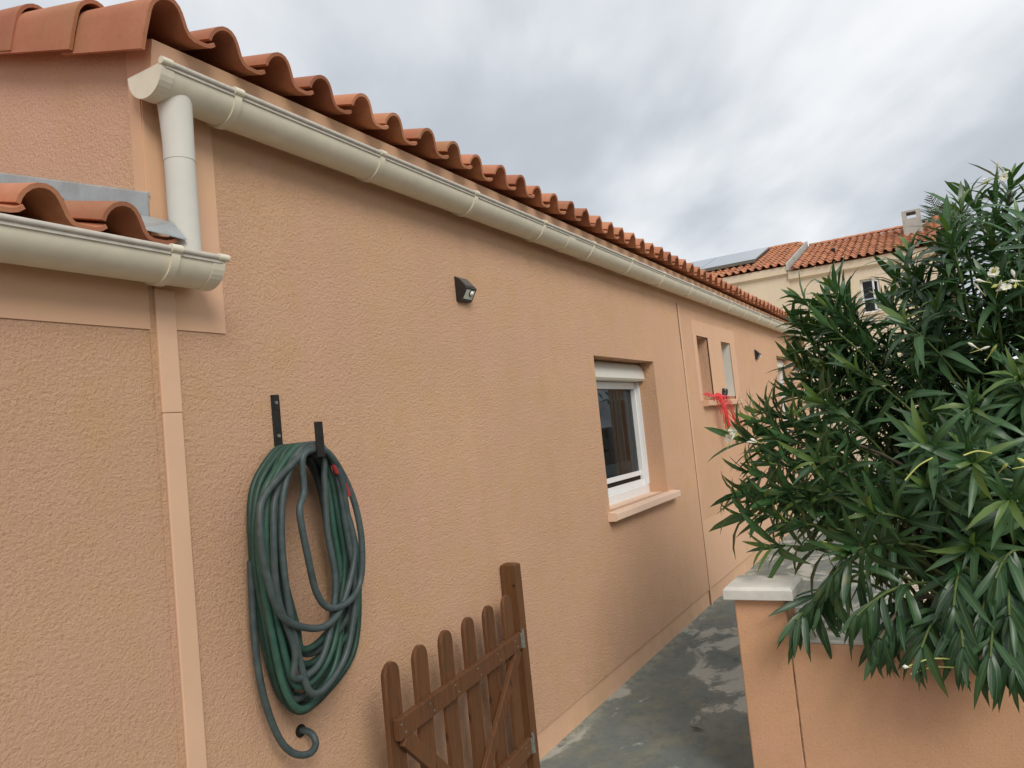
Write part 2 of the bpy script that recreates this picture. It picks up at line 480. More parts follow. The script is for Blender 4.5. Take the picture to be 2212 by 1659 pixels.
# ================================================================ roof tiles
PITCH = .2063; EXPO = .345; TLEN = .42; LIFT = .02
PROF = [(0, .035), (.004, .052), (.013, .068), (.027, .082), (.044, .0905), (.062, .093), (.079, .0895), (.094, .080), (.106, .066),
        (.117, .048), (.127, .031), (.139, .019), (.153, .0135), (.172, .013), (.193, .0135), (.207, .017), (.219, .026)]
PROF_LOW = [PROF[i] for i in (0, 2, 5, 8, 10, 12, 14, 16)]
RAKE = [(-.008, -.078), (-.006, -.03)] + PROF
def tile_mesh(name, prof, mt, th=.0115, seg=2):
    n = len(prof); bot = []
    for i, p in enumerate(prof):
        a = Vector(prof[max(i - 1, 0)]); b = Vector(prof[min(i + 1, n - 1)]); d = (b - a).normalized()
        bot.append((p[0] + d.y * th, p[1] - d.x * th))
    ring = list(prof) + bot[::-1]; k = len(ring)
    mb = MB(); vs = []
    ys = [0, .012, TLEN] if seg == 3 else [0, TLEN]
    x_mid = .09
    for j, y in enumerate(ys):
        tp = 1 - .14 * y / TLEN
        for q in ring: vs.append((x_mid + (q[0] - x_mid) * (1 - .10 * y / TLEN), y, q[1] * tp))
    for j in range(len(ys) - 1):
        for i in range(k):
            i2 = (i + 1) % k
            sharp = i in (n - 1, k - 1)
            mb.add([vs[j * k + i], vs[j * k + i2], vs[(j + 1) * k + i2], vs[(j + 1) * k + i]], [(0, 1, 2, 3)], not sharp)
    for y, o_ in ((0, 0), (TLEN, (len(ys) - 1) * k)):
        for i in range(n - 1):
            mb.add([vs[o_ + i], vs[o_ + i + 1], vs[o_ + k - 2 - i], vs[o_ + k - 1 - i]], [(0, 1, 2, 3)], False)
    me = mb.mesh(name, mt, fix=False)
    bm = bmesh.new(); bm.from_mesh(me)
    bmesh.ops.remove_doubles(bm, verts=bm.verts, dist=1e-5)
    bmesh.ops.recalc_face_normals(bm, faces=bm.faces)
    for e in bm.edges:
        if len(e.link_faces) == 2 and e.calc_face_angle(0) > R(50): e.smooth = False
    bm.to_mesh(me); bm.free()
    return me
def roof_tiles(parent, me_near, me_low, me_rake, x_peak0, cols, rows, ymouth, zval, slope, part_limit, name='tile', mt=None, rnd=None, axis='Y', near_cols=14, jit=.006):
    """one object per tile for the nearest part_limit tiles, the rest joined"""
    a = math.atan(slope); tilt = a - math.atan(LIFT / TLEN)
    rest = MB(); cnt = 0
    for r in range(rows):
        for c in range(cols):
            s = r * EXPO
            x = x_peak0 - .062 + c * PITCH + rnd.uniform(-jit, jit)
            y = ymouth + s * math.cos(a) + rnd.uniform(-jit, jit) * 1.5
            z = zval - .013 + s * math.sin(a) + rnd.uniform(-jit, jit) * .4
            me = me_rake if (c == 0 and me_rake) else (me_near if c < near_cols and r < 3 else me_low)
            rot = (tilt + rnd.uniform(-.010, .010), rnd.uniform(-.022, .022), rnd.uniform(-.014, .014))
            if axis == 'X':          # roof climbing along +X, columns along Y (mirrored)
                rot2 = Matrix.Rotation(-math.pi / 2, 4, 'Z') @ (Matrix.Rotation(rot[2], 4, 'Z') @ Matrix.Rotation(rot[0], 4, 'X'))
                loc = Vector((y, x_peak0 - c * PITCH, z))
                e = rot2.to_euler()
            else:
                loc = Vector((x, y, z)); e = rot
            if cnt < part_limit or (c == 0 and me_rake):
                link_mesh(name, me, parent, loc, e); cnt += 1
            else:
                mtx = Matrix.Translation(loc) @ (rot2 if axis == 'X' else Matrix.Rotation(rot[0], 4, 'X'))
                mm = me_low
                rest.add([mtx @ v.co for v in mm.vertices], [tuple(p.vertices) for p in mm.polygons], True)
    if rest.v:
        tag(rest.build('upper_tiles', mt, parent, fix=False), kind='stuff')
TM_near = tile_mesh('tile', PROF, M['tile'])
TM_low = tile_mesh('tile_far', PROF_LOW, M['tile'])
TM_rake = tile_mesh('rake_tile', RAKE, M['tile'])
TM_nb = tile_mesh('tile_weathered', PROF_LOW, M['tilefar'])
TM_nbn = TM_nb

# ================================================================ main house
GX = 1.40; HX1 = 13.53; SL = .335
house = empty('house', (GX, 0, 0), 'long peach rendered single-storey house with terracotta tiled eaves and a beige gutter', 'house')
W1 = (4.54, 5.705, 1.055, 2.06); S1 = (6.985, 7.38, 1.75, 2.35); S2 = (7.87, 8.255, 1.75, 2.345); W3 = (10.85, 11.93, 1.20, 2.325)
WTOP = 2.875
w = MB()
holed_wall(w, GX, HX1, .13, WTOP, [W1, S1, S2, W3], 0, .24)
wall = w.build('wall', M['rough'], house)
w = MB()
zr = lambda y: 2.80 + SL * (y + .11)
w.add([(GX, 0, 0), (GX, 7, 0), (GX, 7, 2.84), (GX, 3.5, zr(3.5)), (GX, 0, zr(0))], [(0, 1, 2, 3, 4)])
w.build('gable_wall', M['coarse'], house)
w = MB()
w.add([(HX1, 0, 0), (HX1, 7, 0), (HX1, 7, 2.84), (HX1, 3.5, zr(3.5)), (HX1, 0, zr(0))], [(0, 1, 2, 3, 4)])
w.quad((GX, 7, 0), (HX1, 7, 0), (HX1, 7, 2.84), (GX, 7, 2.84))
w.build('rear_wall', M['rough'], house)
w = MB(); w.box(GX, HX1, .010, .10, -.05, .1295)
w.build('plinth', M['smooth'], house)
# smooth render bands, a few millimetres proud of the rough-cast
w = MB(); w.box(GX, 1.64, -.004, .02, 2.005, WTOP - .002); w.box(GX - .004, GX + .01, 0.0, .05, 2.2, WTOP - .03)
w.build('smooth_corner_band', M['smooth'], house)
w = MB()
fr = [(6.865, 6.985, 1.735, 2.49), (7.38, 7.87, 1.735, 2.49), (8.255, 8.48, 1.735, 2.49)]
for a, b, c, d in fr: w.box(a, b, -.004, .01, c, d)
w.box(6.985, 7.38, -.004, .01, 2.35, 2.49); w.box(7.87, 8.255, -.004, .01, 2.345, 2.49)
w.build('smooth_window_surround', M['smoothlight'], house)
w = MB(); w.box(6.545, HX1, -.003, .01, .135, .70)
w.build('smooth_lower_panel', M['smoothlight'], house)
w = MB(); w.box(6.494, 6.4995, -.0035, .01, .0, 2.6); w.box(6.481, 6.494, -.0055, .01, 2.20, 2.6)  # thin joint; the wider upper box is its shadow painted in brown
w.build('joint_and_shadow', M['seam_and_shadow'], house)
w = MB(); w.box(6.50, 6.543, -.0045, .01, .0, 2.598)
w.build('joint_cover', M['smoothlight'], house)
w = MB(); w.box(1.395, 1.458, -.011, .01, 0, .0 + 1.76); w.box(1.394, 1.459, -.012, .01, 1.7605, 2.12)
w.build('cover_strip', M['strip'], house, bevel=.003)
w = MB(); w.box(1.376, 1.3938, -.0035, .01, 0.0, 2.23)
w.build('strip_joint', M['rough'], house)

roof = MB()
B = lambda y: 2.847 + SL * (y + .135) - .012
roof.quad((GX - .02, .02, B(.02)), (HX1 + .02, .02, B(.02)), (HX1 + .02, 3.5, B(3.5)), (GX - .02, 3.5, B(3.5)))
roof.quad((GX - .02, 3.5, B(3.5)), (HX1 + .02, 3.5, B(3.5)), (HX1 + .02, 7.2, B(-.2)), (GX - .02, 7.2, B(-.2)))
roof = roof.build('roof', M['tile'], house)
rt = random.Random(3)
roof_tiles(roof, TM_near, TM_low, TM_rake, 1.403, 59, 10, -.135, 2.858, SL, 236, mt=M['tile'], rnd=rt)

# gutters ------------------------------------------------------------------
def gut_prof(yb, yf, ztop, depth, sc=1.0, th=.0035):
    c = (yb + yf) / 2; hw = (yb - yf) / 2; o = []; i_ = []
    for k in range(17):
        t = math.pi * k / 16
        s_ = abs(math.sin(t)) ** .95
        o.append((c + hw * sc * math.cos(t), ztop - depth * sc * s_))
        i_.append((c + (hw * sc - th) * math.cos(t), ztop - (depth * sc - th) * s_))
    return o, i_
def gutter(parent, x0, x1, yb, yf, ztop, depth, brackets, joints, caps):
    o, i_ = gut_prof(yb, yf, ztop, depth)
    mb = MB(); mb.extrude(o + i_[::-1], 0, x0, x1, True)
    gob = mb.build('gutter', M['pvc'], parent)
    for e in gob.data.polygons: pass
    mb = MB(); mb.tube([(x0, yf - .003, ztop + .004), (x1, yf - .003, ztop + .004)], .0085, 10)
    mb.box(x0, x1, yf - .004, yf + .002, ztop - .012, ztop)
    mb.build('bead', M['pvcdark'], gob)
    for x in brackets:
        o2, i2 = gut_prof(yb, yf, ztop, depth, 1.085, .012)
        mb = MB(); mb.extrude(o2 + i2[::-1], 0, x - .013, x + .013, True)
        mb.tube([(x - .017, yf - .004, ztop + .005), (x + .017, yf - .004, ztop + .005)], .0125, 10)
        mb.box(x - .016, x + .016, yb + .003, yb + .012, ztop - depth * .55, ztop + .02)
        mb.build('bracket', M['pvc'], gob)
    for x in joints:
        o2, i2 = gut_prof(yb, yf, ztop, depth, 1.04, .008)
        mb = MB(); mb.extrude(o2 + i2[::-1], 0, x - .045, x + .045, True)
        mb.build('union', M['pvc'], gob)
    for x, d in caps:
        o2, _ = gut_prof(yb, yf, ztop, depth, 1.025)
        mb = MB(); mb.extrude(o2, 0, x - .012 if d < 0 else x - .03, x + .03 if d < 0 else x + .012, False)
        mb.tube([(x - .014, yf - .003, ztop + .005), (x + .02, yf - .003, ztop + .005)], .011, 10)
        mb.build('end_cap', M['pvc'], gob)
    return gob
br = [1.615 + .01, 2.32, 3.0, 3.70, 4.37, 5.04, 5.74, 6.5] + [7.2 + .7 * k for k in range(10)]
G1 = gutter(house, 1.372, 13.62, -.004, -.152, 2.729, .078, br, [4.06, 8.05], [(1.372, -1), (13.62, 1)])
# downpipe
PX, PY = 1.455, -.080
dp = MB()
def ringpath(pts):
    return [Vector(p) for p in pts]
dp.tube([(PX, PY, 2.50), (PX, PY, 2.15)], .0425, 28)
dpo = dp.build('downpipe', M['pipe'], house)
c = MB(); c.tube([(PX - .004, PY, 2.70), (PX - .003, PY, 2.66), (PX - .001, PY, 2.60), (PX, PY, 2.54), (PX, PY, 2.488)], [.051, .048, .0455, .0437, .0437], 28); c.build('outlet', M['pipe'], dpo)
# plastered cove under the tiles
cv = MB()
cv.extrude([(.0, 2.680), (-.030, 2.706), (-.052, 2.728), (-.060, 2.745), (-.062, 2.77), (-.066, 2.80), (-.072, 2.825), (-.074, 2.838), (.0, 2.860)], 0, GX - .004, HX1 + .03, True)
cvo = cv.build('eaves_cove', M['smooth'], house)
md = cvo.modifiers.new('es', 'EDGE_SPLIT'); md.split_angle = R(40)

# windows ------------------------------------------------------------------
def window(parent, op, yf, sill, box, curtain, track=True, mull=None):
    x0, x1, z0, z1 = op
    ztop = z1 - (.145 if box else 0)
    zb = z0 + (.14 if track else .03)
    f = MB()
    fw = .035
    f.box(x0, x0 + fw, yf, yf + .06, z0, ztop); f.box(x1 - fw, x1, yf, yf + .06, z0, ztop)
    f.box(x0 + fw, x1 - fw, yf, yf + .06, ztop - .05, ztop)
    if track:
        f.box(x0 + fw, x1 - fw, yf + .012, yf + .06, z0 + .066, z0 + .108)
        f.box(x0 + .0, x1 - .0, yf - .022, yf - .0005, z0 + .0, z0 + .066)
        f.box(x0 + fw, x1 - fw, yf + .0, yf + .06, z0 + .0, z0 + .0655)
    else:
        f.box(x0 + fw, x1 - fw, yf, yf + .06, z0, zb)
    win = f.build('window', M['white'], parent, bevel=.003)
    if track:
        s_ = MB()
        s_.box(x0 + fw, x1 - fw, yf + .02, yf + .05, zb, zb + .035)
        if mull: s_.box(mull - .03, mull + .03, yf + .018, yf + .05, zb + .035, ztop - .05)
        s_.build('sash', M['white'], win, bevel=.002)
        d_ = MB(); d_.box(x0 + fw, x1 - fw, yf + .03, yf + .055, z0 + .108, zb)
        d_.build('track_gap', M['dark'], win)
    p_ = MB(); pz0 = zb + (.035 if track else 0)
    p_.quad((x0 + fw, yf + .036, pz0), (x1 - fw, yf + .036, pz0), (x1 - fw, yf + .036, ztop - .05), (x0 + fw, yf + .036, ztop - .05))
    p_.build('pane', M['glass'], win)
    if box:
        pr = []
        y0, y1 = yf - .085, yf + .05; za, zb_ = ztop + .004, z1 - .004
        for k in range(9):
            t = math.pi / 2 * k / 8
            pr.append((y0 + .06 - .06 * math.cos(t) if k else y0, za + .015 + (zb_ - za - .015) * math.sin(t)))
        pr += [(y1, zb_), (y1, za), (y0 + .012, za), (y0, za + .015)]
        q = MB(); q.extrude(pr, 0, x0 + .012, x1 - .012, True)
        rb = q.build('roller_box', M['box'], win)
        md = rb.modifiers.new('es', 'EDGE_SPLIT'); md.split_angle = R(35)
        d_ = MB(); d_.box(x0 + fw, x1 - fw, yf + .005, yf + .05, ztop - .0, ztop + .0035); d_.build('shutter_slot', M['dark'], win)
        # shutter guide rails on the jambs
        for ga in (x1 - .014, x0 + .001):
            d_ = MB(); d_.box(ga, ga + .013, yf - .03, yf - .001, z0 + .067, ztop); d_.build('guide_rail', M['white'], win, bevel=.002)
    if sill:
        sx0, sx1, so, sz0, sz1, sm = sill
        q = MB(); q.extrude([(-so, sz0), (-so + .012, sz0 - .004), (.01, sz0 - .004), (.2, sz1 - .02), (.2, sz1 + .006), (.0, sz1 + .002), (-so, sz1 - .004)], 0, sx0, sx1)
        q.build('sill', sm, win, bevel=.004)
    if curtain:
        for ca, cb_ in curtain:
            q = MB(); n = 40; vs = []
            for k in range(n + 1):
                xx = ca + (cb_ - ca) * k / n
                yy = yf + .11 + .022 * math.sin(k * 1.35) + .01 * math.sin(k * .47 + 1)
                vs += [(xx, yy, z0 - .1), (xx + .01 * math.sin(k), yy, ztop + .05)]
            q.add(vs, [(2 * k, 2 * k + 2, 2 * k + 3, 2 * k + 1) for k in range(n)], True)
            q.build('curtain', M['curtain'], win, fix=False)
        q = MB(); q.box(x0 + .05, x1 - .05, yf + .09, yf + .10, ztop - .13, ztop - .055); q.build('blind_valance', M['curtain'], win)
        q = MB(); q.box(x0 + .05, x1 - .05, yf + .09, yf + .10, zb + .03, zb + .12); q.build('lower_curtain_hem', M['curtain'], win)
    return win
window(house, W1, .165, (4.50, 5.82, .062, 1.002, 1.052, M['sill']), True, [(5.36, 5.50), (5.53, 5.56), (4.6, 4.8)], True, 4.9)
s_ = (6.965, 8.33, .055, 1.692, 1.745, M['smoothlight'])
window(house, S1, .13, s_, False, None, False)
window(house, S2, .13, None, False, None, False)
w = MB(); w.box(S2[1] - .008, S2[1] - .0005, .004, .128, S2[2] + .03, S2[3] - .002); w.build('jamb_lining', M['box'], house)
window(house, W3, .165, (10.8, 12.0, .06, 1.15, 1.195, M['smoothlight']), True, None, True, 11.4)

# ================================================================ annex
annex = empty('annex', (-3.6, 0, 0), 'lower peach annex at the left with its own tiles, gutter and smooth band', 'building')
AX1 = 1.378; ASL = .335
w = MB(); w.quad((-3.6, 0, 0), (AX1, 0, 0), (AX1, 0, 2.235), (-3.6, 0, 2.235))
w.quad((-3.6, 0, 0), (-3.6, 4, 0), (-3.6, 4, 3.4), (-3.6, 0, 2.235))
w.build('wall', M['rough'], annex)
w = MB(); w.box(-3.6, AX1, -.004, .01, 2.0, 2.234)
w.build('smooth_band', M['smooth'], annex)
ar = MB(); BA = lambda y: 2.215 + ASL * (y + .1) - .012
ar.quad((-3.6, .02, BA(.02)), (GX - .002, .02, BA(.02)), (GX - .002, 4, BA(4)), (-3.6, 4, BA(4)))
ar = ar.build('roof', M['tile'], annex)
rt = random.Random(8)
roof_tiles(ar, TM_near, TM_low, None, 1.243 - 15 * PITCH, 16, 9, -.105, 2.232, ASL, 64, mt=M['tile'], rnd=rt, near_cols=99)
gutter(annex, -3.7, 1.515, -.006, -.155, 2.192, .076, [1.36, .66, -.04, -.74, -1.44, -2.14], [], [(1.515, 1), (-3.7, -1)])
# zinc flashings
fl = MB()
tz = lambda y: 2.400 + ASL * (y + .0)
prev = 0
segs = [(-.012, .30), (.285, .95), (.935, 1.9)]
for i, (ya, yb) in enumerate(segs):
    x = GX - .008 - .002 * (i % 2)
    fl = MB()
    pr = [(x + .007, tz(0) + .006), (x - .004, tz(0)), (x - .006, tz(0) - .072), (x - .001, tz(0) - .074), (x + .003, tz(0) - .006), (x + .007, tz(0) - .002)]
    vs = []
    for y in (ya, yb):
        for q in pr: vs.append((q[0], y, q[1] + ASL * y))
    n = len(pr)
    fl.add(vs, [(k, (k + 1) % n, n + (k + 1) % n, n + k) for k in range(n)] + [tuple(range(n))[::-1], tuple(range(n, 2 * n))])
    fl.build('wall_flashing', M['zinc'], annex)
fl = MB()
# sloping apron between the last tile and the gable, folded down at the front
P = [(1.30, -.115, 2.250), (1.425, -.115, 2.244), (1.412, -.085, 2.292), (1.325, -.06, 2.296)]
fl.add([(1.295, -.118, 2.252), (1.424, -.125, 2.244), (1.410, -.09, 2.295), (1.320, -.03, 2.300), (1.295, -.118, 2.248), (1.424, -.125, 2.240)],
       [(0, 1, 2, 3), (0, 4, 5, 1)])
fl.add([(1.320, -.03, 2.300), (1.410, -.09, 2.295), (1.398, .0, 2.335), (1.398, 1.9, 2.335 + ASL * 1.9), (1.320, 1.9, 2.30 + ASL * 1.9)], [(0, 1, 2, 3, 4)])
fl.build('apron_flashing', M['zinc'], annex)
fl = MB(); fl.box(1.335, 1.385, -.10, .0, 2.205, 2.236); fl.build('eaves_block', M['smooth'], annex)

# ================================================================ wall lamps
def wall_lamp(x, z, label):
    t = empty('wall_lamp', (x, 0, z), label, 'wall lamp', 'wedge lamps on the house wall')
    w_, h_, d_ = .098, .118, .058
    b = MB()
    pr = [(.0, z), (.0, z + h_), (-.006, z + h_), (-d_, z + h_ * .50), (-d_ + .002, z + h_ * .45), (-.024, z + .004), (-.018, z)]
    b.extrude(pr, 0, x, x + w_)
    b.build('housing', M['black'], t, bevel=.004)
    # lens on the down-facing front
    a = Vector((x + .018, -d_ + .0045, z + h_ * .42)); e = Vector((x + w_ - .014, -d_ + .0045, z + h_ * .42))
    dn = Vector((0, .024, -h_ * .33)); nrm = Vector((0, -.85, -.53)) * .003
    l = MB(); l.add([a + nrm, e + nrm, e + dn + nrm, a + dn + nrm, a - nrm, e - nrm, e + dn - nrm, a + dn - nrm], [(0, 1, 2, 3), (0, 4, 5, 1), (1, 5, 6, 2), (2, 6, 7, 3), (3, 7, 4, 0)])
    l.build('lens', M['lens'], t)
    c_ = a + (e - a) * .62 + dn * .30 + nrm * 1.5
    s_ = MB(); vs = []; nn = 12
    axis = nrm.normalized(); u = Vector((1, 0, 0)); v_ = axis.cross(u)
    for k in range(5):
        ph = math.pi / 2 * k / 4
        for j in range(nn):
            th = 2 * math.pi * j / nn
            vs.append(c_ + (u * math.cos(th) + v_ * math.sin(th)) * .0125 * math.cos(ph) + axis * .011 * math.sin(ph))
    s_.add(vs, [(k * nn + j, k * nn + (j + 1) % nn, (k + 1) * nn + (j + 1) % nn, (k + 1) * nn + j) for k in range(4) for j in range(nn)], True)
    s_.build('sensor_dome', M['dome'], t)
    r_ = MB(); r_.tube([c_ - axis * .001, c_ + axis * .002], .016, 14); r_.build('sensor_ring', M['black'], t)
    p_ = MB(); o_ = Vector((0, -.0022, .0018))
    q = [Vector((x + .012, -.012, z + h_ * .95)), Vector((x + w_ - .012, -.012, z + h_ * .95)), Vector((x + w_ - .012, -d_ + .008, z + h_ * .56)), Vector((x + .012, -d_ + .008, z + h_ * .56))]
    p_.add([k + o_ for k in q], [(0, 1, 2, 3)]); p_.build('solar_cell', M['solar2'], t)
M['solar2'] = plain('lamp_solar_cell', (.10, .10, .105), .3, .6, 0, .05)
wall_lamp(2.985, 2.250, 'black wedge-shaped wall lamp with pale lens above the hose and gate')
wall_lamp(9.47, 2.220, 'small black wedge-shaped wall lamp beyond the two slot windows')

# ================================================================ hose and bracket
hk = empty('hose_bracket', (1.82, 0, 1.58), 'dark iron wall bracket with upturned arm carrying the hose', 'bracket')
b = MB(); b.box(1.803, 1.837, -.006, 0, 1.50, 1.812); b.build('wall_plate', M['iron'], hk, bevel=.0015)
b = MB(); b.box(1.806, 1.834, -.182, -.006, 1.592, 1.600); b.build('arm', M['iron'], hk, bevel=.0015)
b = MB(); b.box(1.804, 1.836, -.190, -.182, 1.592, 1.705); b.build('upturned_tip', M['iron'], hk, bevel=.0015)
b = MB(); b.tube([(1.82, -.006, 1.785), (1.82, -.010, 1.785)], .006, 10); b.tube([(1.82, -.006, 1.675), (1.82, -.010, 1.675)], .006, 10); b.build('screw', M['galv'], hk)

hose = empty('garden_hose', (1.80, -.06, .66), 'dark green and grey garden hose coiled in loops over a wall bracket', 'hose')
HR = .0110
rh = random.Random(21)
#        y_top  xl    xr    zb    xb    ybot  mat
XR = [2.09, 2.00, 2.06, 1.98, 2.03, 2.10, 1.99, 2.05, 2.02, 2.08, 2.01, 2.04, 1.985, 2.07]
XL = [1.640, 1.618, 1.630, 1.650, 1.624, 1.660, 1.640, 1.672, 1.632, 1.684, 1.655, 1.694, 1.674, 1.702]
ZB = [.800, .822, .84, .89, .81, .93, .862, .955, .835, .985, .905, 1.01, .94, .878, .965, .92]
MI = [2, 2, 1, 0, 2, 1, 0, 2, 1, 0, 1, 2, 0, 0, 1, 0]
loops = []
for k in range(14):
    yt = -.020 - .0100 * k; yb_ = yt - .004 - .012 * rh.random()
    loops.append((yt, .018 + XL[k] + (yb_ + .05) * .60, XR[k] + (yb_ + .05) * 1.127, ZB[k], (XL[k] + XR[k]) / 2 - .03 + (yb_ + .05) * .9, yb_, MI[k]))
loops += [(-.160, 1.575, 1.955, 1.068, 1.775, -.170, 0), (-.170, 1.715, 1.985, 1.112, 1.850, -.180, 0)]
for i, (yt, xl, xr, zb, xb, yb, mi) in enumerate(loops):
    zt = 1.6 + HR + .002 + (.018 if i % 3 == 1 else (.008 if i % 3 == 2 else 0))
    j = lambda s=.006: rh.uniform(-s, s)
    H_ = zt - zb
    pts = [(1.815 + j(), yt, zt + .004), (1.875, yt + j(.003), zt - .012), (1.875 + (xr - 1.875) * .62, yt + j(), zt - .10), (xr - .01, (yt + yb) / 2 + j(), zt - .34 * H_ - .03), (xr + j(), yb + j(), zb + .36 * H_),
           (xr - (.055 if i < 15 else .022) + j(), yb + j(), zb + .12 * H_), (xb + .045, yb + j(), zb + .008), (xb - .035, yb + j(), zb + .006), (xl + .045 + j(), yb + j(), zb + .13 * H_), (xl + .008 + j(), yb + j(), zb + .38 * H_),
           (xl + j(), (yt + yb) / 2 + j(), zt - .36 * H_), (xl + .035 + j(.003), yt + j(.004), zt - .12), (1.758, yt + j(.003), zt - .018)]
    mb = MB(); path = catmull(pts, 9, True); path.append(path[0]); mb.tube(path, HR, 10, 0, False)
    mb.build('hose_loop', [M['hoseA'], M['hoseB'], M['hoseC']][mi], hose, fix=False)
mb = MB(); mb.tube(catmull([(1.632, -.045, 1.30), (1.625, -.045, 1.08), (1.632, -.05, .93), (1.655, -.055, .82), (1.69, -.06, .735), (1.735, -.066, .688), (1.785, -.07, .672), (1.820, -.062, .684), (1.828, -.045, .708), (1.822, -.02, .722), (1.818, .004, .722)], 8), HR, 12)
mb.build('hose_tail', M['hoseA'], hose)
mb = MB(); mb.tube([(1.818, -.006, .722), (1.818, .001, .722)], .020, 16); mb.build('wall_hole', M['dark'], hose)
mb = MB(); mb.tube(catmull([(1.905, -.16, 1.565), (1.912, -.161, 1.548), (1.918, -.162, 1.535)], 5), HR * 1.15, 10); mb.build('red_tape', M['tape'], hose)
mb = MB(); mb.tube(catmull([(1.945, -.162, 1.50), (1.955, -.163, 1.475), (1.962, -.164, 1.455)], 5), HR * 1.15, 10); mb.build('red_tape', M['tape'], hose)

# ================================================================ gate
post = empty('gate_post', (3.155, -.047, 0), 'square brown wooden gate post standing against the house wall', 'post')
b = MB(); b.box(3.128, 3.184, -.088, -.010, 0, .992)
b.add([(3.128, -.088, .992), (3.184, -.088, .992), (3.184, -.010, .992), (3.128, -.010, .992), (3.140, -.076, 1.0), (3.172, -.076, 1.0), (3.172, -.022, 1.0), (3.140, -.022, 1.0)], [(0, 1, 5, 4), (1, 2, 6, 5), (2, 3, 7, 6), (3, 0, 4, 7), (4, 5, 6, 7)])
b.build('shaft', M['wood'], post, origin=(3.155, -.047, 0))
b = MB(); b.tube([(3.128, -.075, .90), (3.1255, -.075, .90)], .006, 8); b.build('bolt_hole', M['dark'], post)
gate = empty('gate', (3.10, -.10, .04), 'low brown picket gate swung open against the house wall', 'gate')
g0 = Vector((3.10, -.098, 0)); gd = Vector((-1.046, -.116, 0)).normalized(); gn = Vector((gd.y, -gd.x, 0)); 
if gn.y > 0: gn = -gn            # towards the camera
def GP(s, n_, z): return g0 + gd * s + gn * n_ + Vector((0, 0, z))
for k in range(6):
    s = .075 + .195 * k; zt = .880
    hw, th = .046, .018
    prof = [(-hw, .05), (hw, .05)] + [(hw * math.cos(math.pi * i / 10), zt - hw + hw * math.sin(math.pi * i / 10)) for i in range(11)]
    mb = MB(); vs = []
    for n_ in (-.030, -.030 + th):
        for a_, z_ in prof: vs.append(GP(s + a_, n_, z_))
    q = len(prof)
    mb.add(vs, [(i, (i + 1) % q, q + (i + 1) % q, q + i) for i in range(q)] + [tuple(range(q))[::-1], tuple(range(q, 2 * q))])
    mb.build('picket', M['wood'], gate, bevel=.003, origin=GP(s, 0, .05))
def woodbar(name, a, b_, w_, h_):
    mb = MB(); mb.obox(a, b_, (0, 0, 1), w_, h_)
    ob = mb.build(name, M['wood'], gate, bevel=.003)
    return ob
t_ = .026; nn_ = -.012 + t_ / 2 + .0005
woodbar('rail', GP(.01, nn_, .662), GP(1.075, nn_, .662), t_, .070)
woodbar('rail', GP(.01, nn_, .190), GP(1.075, nn_, .190), t_, .070)
woodbar('brace', GP(.04, nn_, .626), GP(.52, nn_, .227), t_ - .004, .058)
woodbar('brace', GP(1.035, nn_, .626), GP(.60, nn_, .227), t_ - .004, .058)
for z in (.662, .190):
    for k in range(6):
        for dz in (-.016, .016):
            q_ = GP(.075 + .195 * k + (.012 if dz > 0 else -.012), nn_ + t_ / 2, z + dz)
            mb = MB(); mb.tube([q_ - gn * .002, q_ + gn * .0012], .0042, 8); mb.build('screw', M['galv'], gate)
for z in (.662, .190):
    mb = MB(); a = GP(.055, nn_ + t_ / 2 + .002, z)
    mb.obox(GP(.002, nn_ + t_ / 2 + .0015, z), GP(.026, nn_ + t_ / 2 + .0015, z), (0, 0, 1), .003, .066)
    mb.tube([GP(-.004, nn_ + .012, z - .040), GP(-.004, nn_ + .012, z + .040)], .006, 10)
    mb.box(3.128, 3.150, -.0905, -.0882, z - .034, z + .034)
    mb.build('hinge', M['galv'], gate)

# ================================================================ pillar and garden wall
pil = empty('gate_pillar', (3.45, -1.14, 0), 'peach rendered gate pillar with pale stone coping beside the path', 'pillar')
b = MB(); b.box(3.352, 3.552, -1.246, -1.034, 0, .806); b.build('shaft', M['lowwall'], pil, bevel=.006)
b = MB(); b.box(3.318, 3.588, -1.285, -.998, .806, .846)
b.add([(3.318, -1.285, .846), (3.588, -1.285, .846), (3.588, -.998, .846), (3.318, -.998, .846), (3.330, -1.273, .859), (3.576, -1.273, .859), (3.576, -1.010, .859), (3.330, -1.010, .859)], [(0, 1, 5, 4), (1, 2, 6, 5), (2, 3, 7, 6), (3, 0, 4, 7), (4, 5, 6, 7)])
b.build('coping', M['coping'], pil, bevel=.003)
lw = empty('garden_wall', (3.45, -2.5, 0), 'low peach garden wall with the oleander hanging over it', 'wall')
b = MB(); b.box(3.354, 3.54, -5.2, -1.2485, 0, .628); b.build('body', M['lowwall'], lw, bevel=.004)
b = MB(); b.box(3.351, 3.543, -5.2, -1.2495, .628, .644); b.build('mortar_cap', M['coping'], lw, bevel=.004)
rc = random.Random(6)
b = MB(); pts = [(3.3525, -1.2475 + rc.uniform(-.0025, .0025), z * .042) for z in range(16)]
b.tube(pts, [.0014 + rc.uniform(-.0006, .0007) for _ in pts], 5); b.build('crack', M['seam_and_shadow'], lw)

